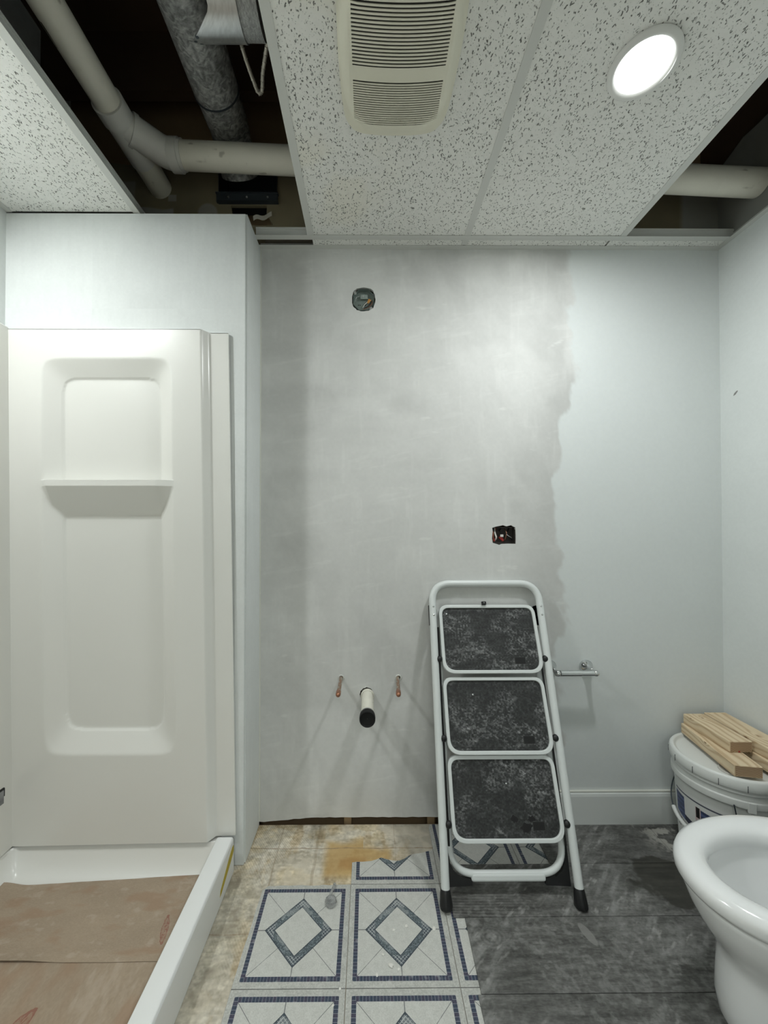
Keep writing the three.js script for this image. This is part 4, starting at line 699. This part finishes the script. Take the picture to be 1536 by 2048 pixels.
// ------------------------------------------------------------------ bucket with lid, label and bail
{
  const C = [1.285, 0.0042, -1.392], t = thing('bucket', 'white plastic pail with a lid in the corner behind the toilet', 'bucket', C);
  const L = (pts, m, nm, par = t, lb) => part(nm, new THREE.LatheGeometry(pts.map(p => new THREE.Vector2(...p)), 72), m, par, lb);
  const pl = mat(0xd6d9d5, 0.4), lid = mat(0xdcdfdb, 0.4);
  L([[0.0005, 0.001], [0.126, 0.001], [0.130, 0.006], [0.1445, 0.27], [0.1445, 0.283], [0.152, 0.285], [0.154, 0.29], [0.154, 0.307], [0.152, 0.311], [0.1455, 0.312], [0.1455, 0.326], [0.151, 0.328], [0.151, 0.332], [0.1465, 0.334], [0.1465, 0.365], [0.142, 0.365], [0.142, 0.30]], pl, 'body');
  const lg = L([[0.1475, 0.343], [0.156, 0.343], [0.1595, 0.346], [0.1605, 0.36], [0.158, 0.374], [0.154, 0.380], [0.147, 0.381], [0.142, 0.378], [0.1405, 0.371], [0.134, 0.3695], [0.05, 0.3695], [0.046, 0.372], [0.040, 0.372], [0.037, 0.3695], [0.0005, 0.3695]], lid, 'lid');
  for (let k = 0; k < 14; k++) { const a = k / 14 * Math.PI * 2 + 0.28; part('tear_slot', bx(-0.0007, 0.0007, 0.344, 0.366, -0.0008, 0.0008).translate(0.1606, 0, 0).applyMatrix4(new THREE.Matrix4().makeRotationY(a)), mat(0x55585a, 0.8), lg); }
  const rip = part('pour_spout', new THREE.LatheGeometry([[0.034, 0.3698], [0.034, 0.3745], [0.030, 0.3755], [0.027, 0.373], [0.0005, 0.3725]].map(p => new THREE.Vector2(...p)), 32).translate(-0.048, 0, 0.075), mat(0xbcbab2, 0.6), lg, 'grey dusty pour spout');
  const at = (deg, r, y) => { const a = deg * Math.PI / 180; return V(Math.cos(a) * r, y, -Math.sin(a) * r); };       // deg in (x, depth)
  const rAt = y => mix(0.130, 0.1445, (y - 0.006) / 0.264);
  const labMap = tex(512, 256, (u, v) => {
    let c = [214, 216, 213]; const navy = [52, 62, 92], wav = 0.30 + 0.34 * Math.pow(Math.abs(u - 0.42), 1.2);
    if (u < 0.9 && v > wav && v < 0.86 - 0.12 * u && (u > 0.42 || u < 0.22)) c = mix3(navy, [84, 98, 140], ss(0.4, 0.65, fbm(u * 6, v * 30, 3)));
    if (u > 0.22 && u <= 0.42) { if (v > wav && v < wav + 0.12) c = [44, 48, 66]; }
    if (u > 0.42 && u < 0.50 && v > 0.52 && v < 0.82) c = (u > 0.43 && u < 0.485 && v > 0.6) ? [26, 22, 22] : [196, 178, 178];
    if (v < wav - 0.06 && v > 0.10 && u < 0.36) { const row = Math.floor(v * 22), k = vn(u * 90 + row * 7, row * 3.3); if ((v * 22) % 1 > 0.35 && k > 0.5) c = [62, 62, 66]; }
    if (v > 0.9 && v < 0.93) c = [80, 84, 96];
    return c;
  });
  const lb = part('label', grid(40, 8, (u, v) => { const y = mix(0.085, 0.252, v), p = at(mix(158, 244, u), rAt(y) + 0.0008, y); return [p.x, p.y, p.z]; }), new THREE.MeshStandardMaterial({ map: labMap, roughness: 0.45, side: THREE.DoubleSide }), t, 'printed paper label with navy bands');
  const tA = at(-108, 0.153, 0.295), tB = at(72, 0.153, 0.295);
  for (const p of [tA, tB]) { const q = new THREE.Quaternion().setFromUnitVectors(V(0, 0, 1), V(p.x, 0, p.z).normalize()); const g = bx(-0.011, 0.011, -0.017, 0.017, -0.002, 0.006, 0.002); g.applyQuaternion(q); g.translate(p.x, p.y, p.z); part('handle_ear', g, pl, t); }
  const arc = []; for (let k = 0; k <= 40; k++) { const s = k / 40, a = Math.PI * s, e = tA.clone().lerp(tB, (1 - Math.cos(a)) / 2), out = at(162, 1, 0).setY(0), y = 0.295 - 0.165 * Math.sin(Math.PI * Math.pow(s, 0.6)); const side = e.clone().setY(0).length(); const need = Math.sqrt(Math.max(0, Math.pow(rAt(y) + 0.014, 2) - side * side)); e.setY(y); e.addScaledVector(out, Math.max(need, 0.02 * Math.sin(a))); arc.push(e); }
  part('bail_wire', tube(arc, 0.002, 8), M.steelDark, t);
  part('bail_grip', tube(arc.slice(14, 22), 0.0068, 14), lid, t);
}
// ------------------------------------------------------------------ lumber offcuts on the bucket
const lumberMap = s => tex(512, 256, (u, v) => { const k = fbm(u * 2 + s, v * 2 + s, 2), kn = Math.hypot((u - 0.35 - 0.2 * vn(s, 2)) * 2.2, v - 0.4 - 0.3 * vn(s, 5)), w = v * 6 + 2.4 * k + 1.2 * Math.exp(-kn * 7) * 3 + 0.5 * fbm(u * 5, v * 12 + s, 3), g = 0.5 + 0.5 * Math.sin(w * 6.28 * 0.55); const f = fbm(u * 18, v * 190, 3) - 0.5; let c = mix3([222, 204, 172], [186, 158, 122], Math.pow(g, 2.2) * 0.7); c = c.map(q => q + f * 26); if (kn < 0.05) c = mix3([112, 82, 54], c, kn / 0.05); return c; });
M.lumber = [1, 4, 7, 11].map(s => new THREE.MeshStandardMaterial({ map: lumberMap(s * 3.7), roughness: 0.8 }));
const endMap = tex(128, 64, (u, v) => { const q = Math.hypot((u - 0.5) * 1.6, v + 0.5), g = 0.5 + 0.5 * Math.sin(q * 46 + 2 * fbm(u * 5, v * 5, 2)); return mix3([186, 160, 130], [150, 122, 92], g); });
M.lumberEnd = new THREE.MeshStandardMaterial({ map: endMap, roughness: 0.9 });
function lumber(x, y, d, len, w, turn, k, label, pitch = 0) {   // near-left-bottom corner centre line, runs away from the viewer
  const t = thing('lumber_offcut', label, 'lumber', [x, y, -d]); t.rotation.order = 'YXZ'; t.rotation.y = -turn; t.rotation.x = pitch;
  const g = new RoundedBoxGeometry(w, 0.038, len, 2, 0.0025); g.translate(0, 0.019, -len / 2); const p = g.attributes.position, n = g.attributes.normal, uv = g.attributes.uv;
  for (let i = 0; i < p.count; i++) { if (Math.abs(n.getX(i)) > 0.7) uv.setXY(i, -p.getZ(i) / 0.35, p.getY(i) / 0.09 + 0.1); else uv.setXY(i, -p.getZ(i) / 0.35, (p.getX(i) + w / 2) / 0.09); }
  part('board', g, M.lumber[k], t);
  const e = bx(-w / 2 + 0.003, w / 2 - 0.003, 0.003, 0.035, -0.001, 0.0006); planar(e, 'x', 'y', -w / 2, 0, w, 0.038); part('end_grain', e, M.lumberEnd[k] || M.lumberEnd, t);
  return t;
}
{
  const y0 = 0.386, y1 = y0 + 0.0385;
  lumber(1.244, y0, 1.262, 0.275, 0.083, 0.165, 0, 'short pine offcut lying lowest on the bucket lid, end facing forward');
  lumber(1.372, y0, 1.20, 0.335, 0.083, 0.02, 1, 'long pine board on the bucket lid beneath the wall-side board');
  const a = lumber(1.2915, y1, 1.336, 0.2, 0.079, 0.012, 2, 'short pine offcut on top of the stack, left of the knotty board');
  lumber(1.3835, y1, 1.19, 0.355, 0.086, 0.012, 3, 'long knotty pine board on top of the stack against the wall');
  part('paint_mark', bx(-0.010, -0.004, 0.001, 0.006, 0.0002, 0.0009), mat(0xa83a34, 0.7), a, 'small red mark');
}

// ------------------------------------------------------------------ small things on the floor
{
  const t = thing('plastic_fitting', 'small clear plastic fitting lying on the patterned tile', 'fitting', [-0.121, 0.0024, -1.247]);
  const clear = phys(0xe2e4e3, 0.12, { transmission: 0.75, thickness: 0.01, ior: 1.45 });
  const cup = new THREE.LatheGeometry([[0.0005, 0.003], [0.010, 0.003], [0.0115, 0.001], [0.0165, 0.001], [0.0185, 0.006], [0.0175, 0.013], [0.015, 0.014], [0.0135, 0.008], [0.008, 0.0065], [0.0005, 0.0065]].map(p => new THREE.Vector2(...p)), 28), p = cup.attributes.position;
  for (let i = 0; i < p.count; i++) { const a = Math.atan2(p.getZ(i), p.getX(i)), k = 1 + 0.06 * Math.cos(a * 12) * ss(0.012, 0.018, Math.hypot(p.getX(i), p.getZ(i))); p.setX(i, p.getX(i) * k); p.setZ(i, p.getZ(i) * k); } cup.computeVertexNormals();
  part('ribbed_cup', cup, clear, t); part('stem', tube(rounded([V(-0.008, 0.012, 0.0), V(0.0, 0.012, -0.028), V(0.006, 0.005, -0.058)], 0.01), 0.0042, 12), clear, t); part('stem_tip', new THREE.SphereGeometry(0.0055, 14, 10).translate(0.007, 0.0055, -0.060), clear, t);
}
{
  const spots = [[0.113, 1.176, 0.0042], [0.196, 1.168, 0.0045], [0.061, 1.072, 0.0052], [0.082, 1.064, 0.0032], [0.022, 1.05, 0.003], [0.075, 1.165, 0.003], [-0.075, 1.02, 0.0028], [0.04, 1.10, 0.0028], [-0.09, 0.985, 0.0025]];
  const base = [0, 1, 2].map(k => { const g = new THREE.IcosahedronGeometry(1, 1), p = g.attributes.position; for (let i = 0; i < p.count; i++) { const n = 0.75 + 0.6 * vn(p.getX(i) * 1.6 + k * 9, p.getY(i) * 1.6 + p.getZ(i) * 2.3); p.setXYZ(i, p.getX(i) * n * 1.3, p.getY(i) * n * 0.45, p.getZ(i) * n); } g.computeVertexNormals(); return g; });
  const m = mat(0xe2e1da, 0.9), LB = ['white plaster chip inside the diamond of the tile nearest the step stool', 'white plaster chip just right of the diamond nearest the step stool', 'largest white plaster chip, in front of the diamond nearest the step stool', 'small white plaster chip right beside the largest chip', 'tiny white plaster chip left of the largest chip', 'small white plaster chip on the left half of the diamond band nearest the step stool', 'tiny white plaster chip on the grey joint between the two complete diamond tiles', 'tiny white plaster chip below the right-hand diamond centre', 'tiny white plaster chip nearest the viewer, on the front left tile frame'];
  spots.forEach(([x, d, s], i) => { const o = single('plaster_chip', base[i % 3].clone().scale(s, s, s), m, LB[i], 'debris', 'plaster chips'); o.position.set(x, 0.0022 + s * 0.33, -d); o.rotation.y = i * 1.3; });
}
renderer.render(scene, camera);
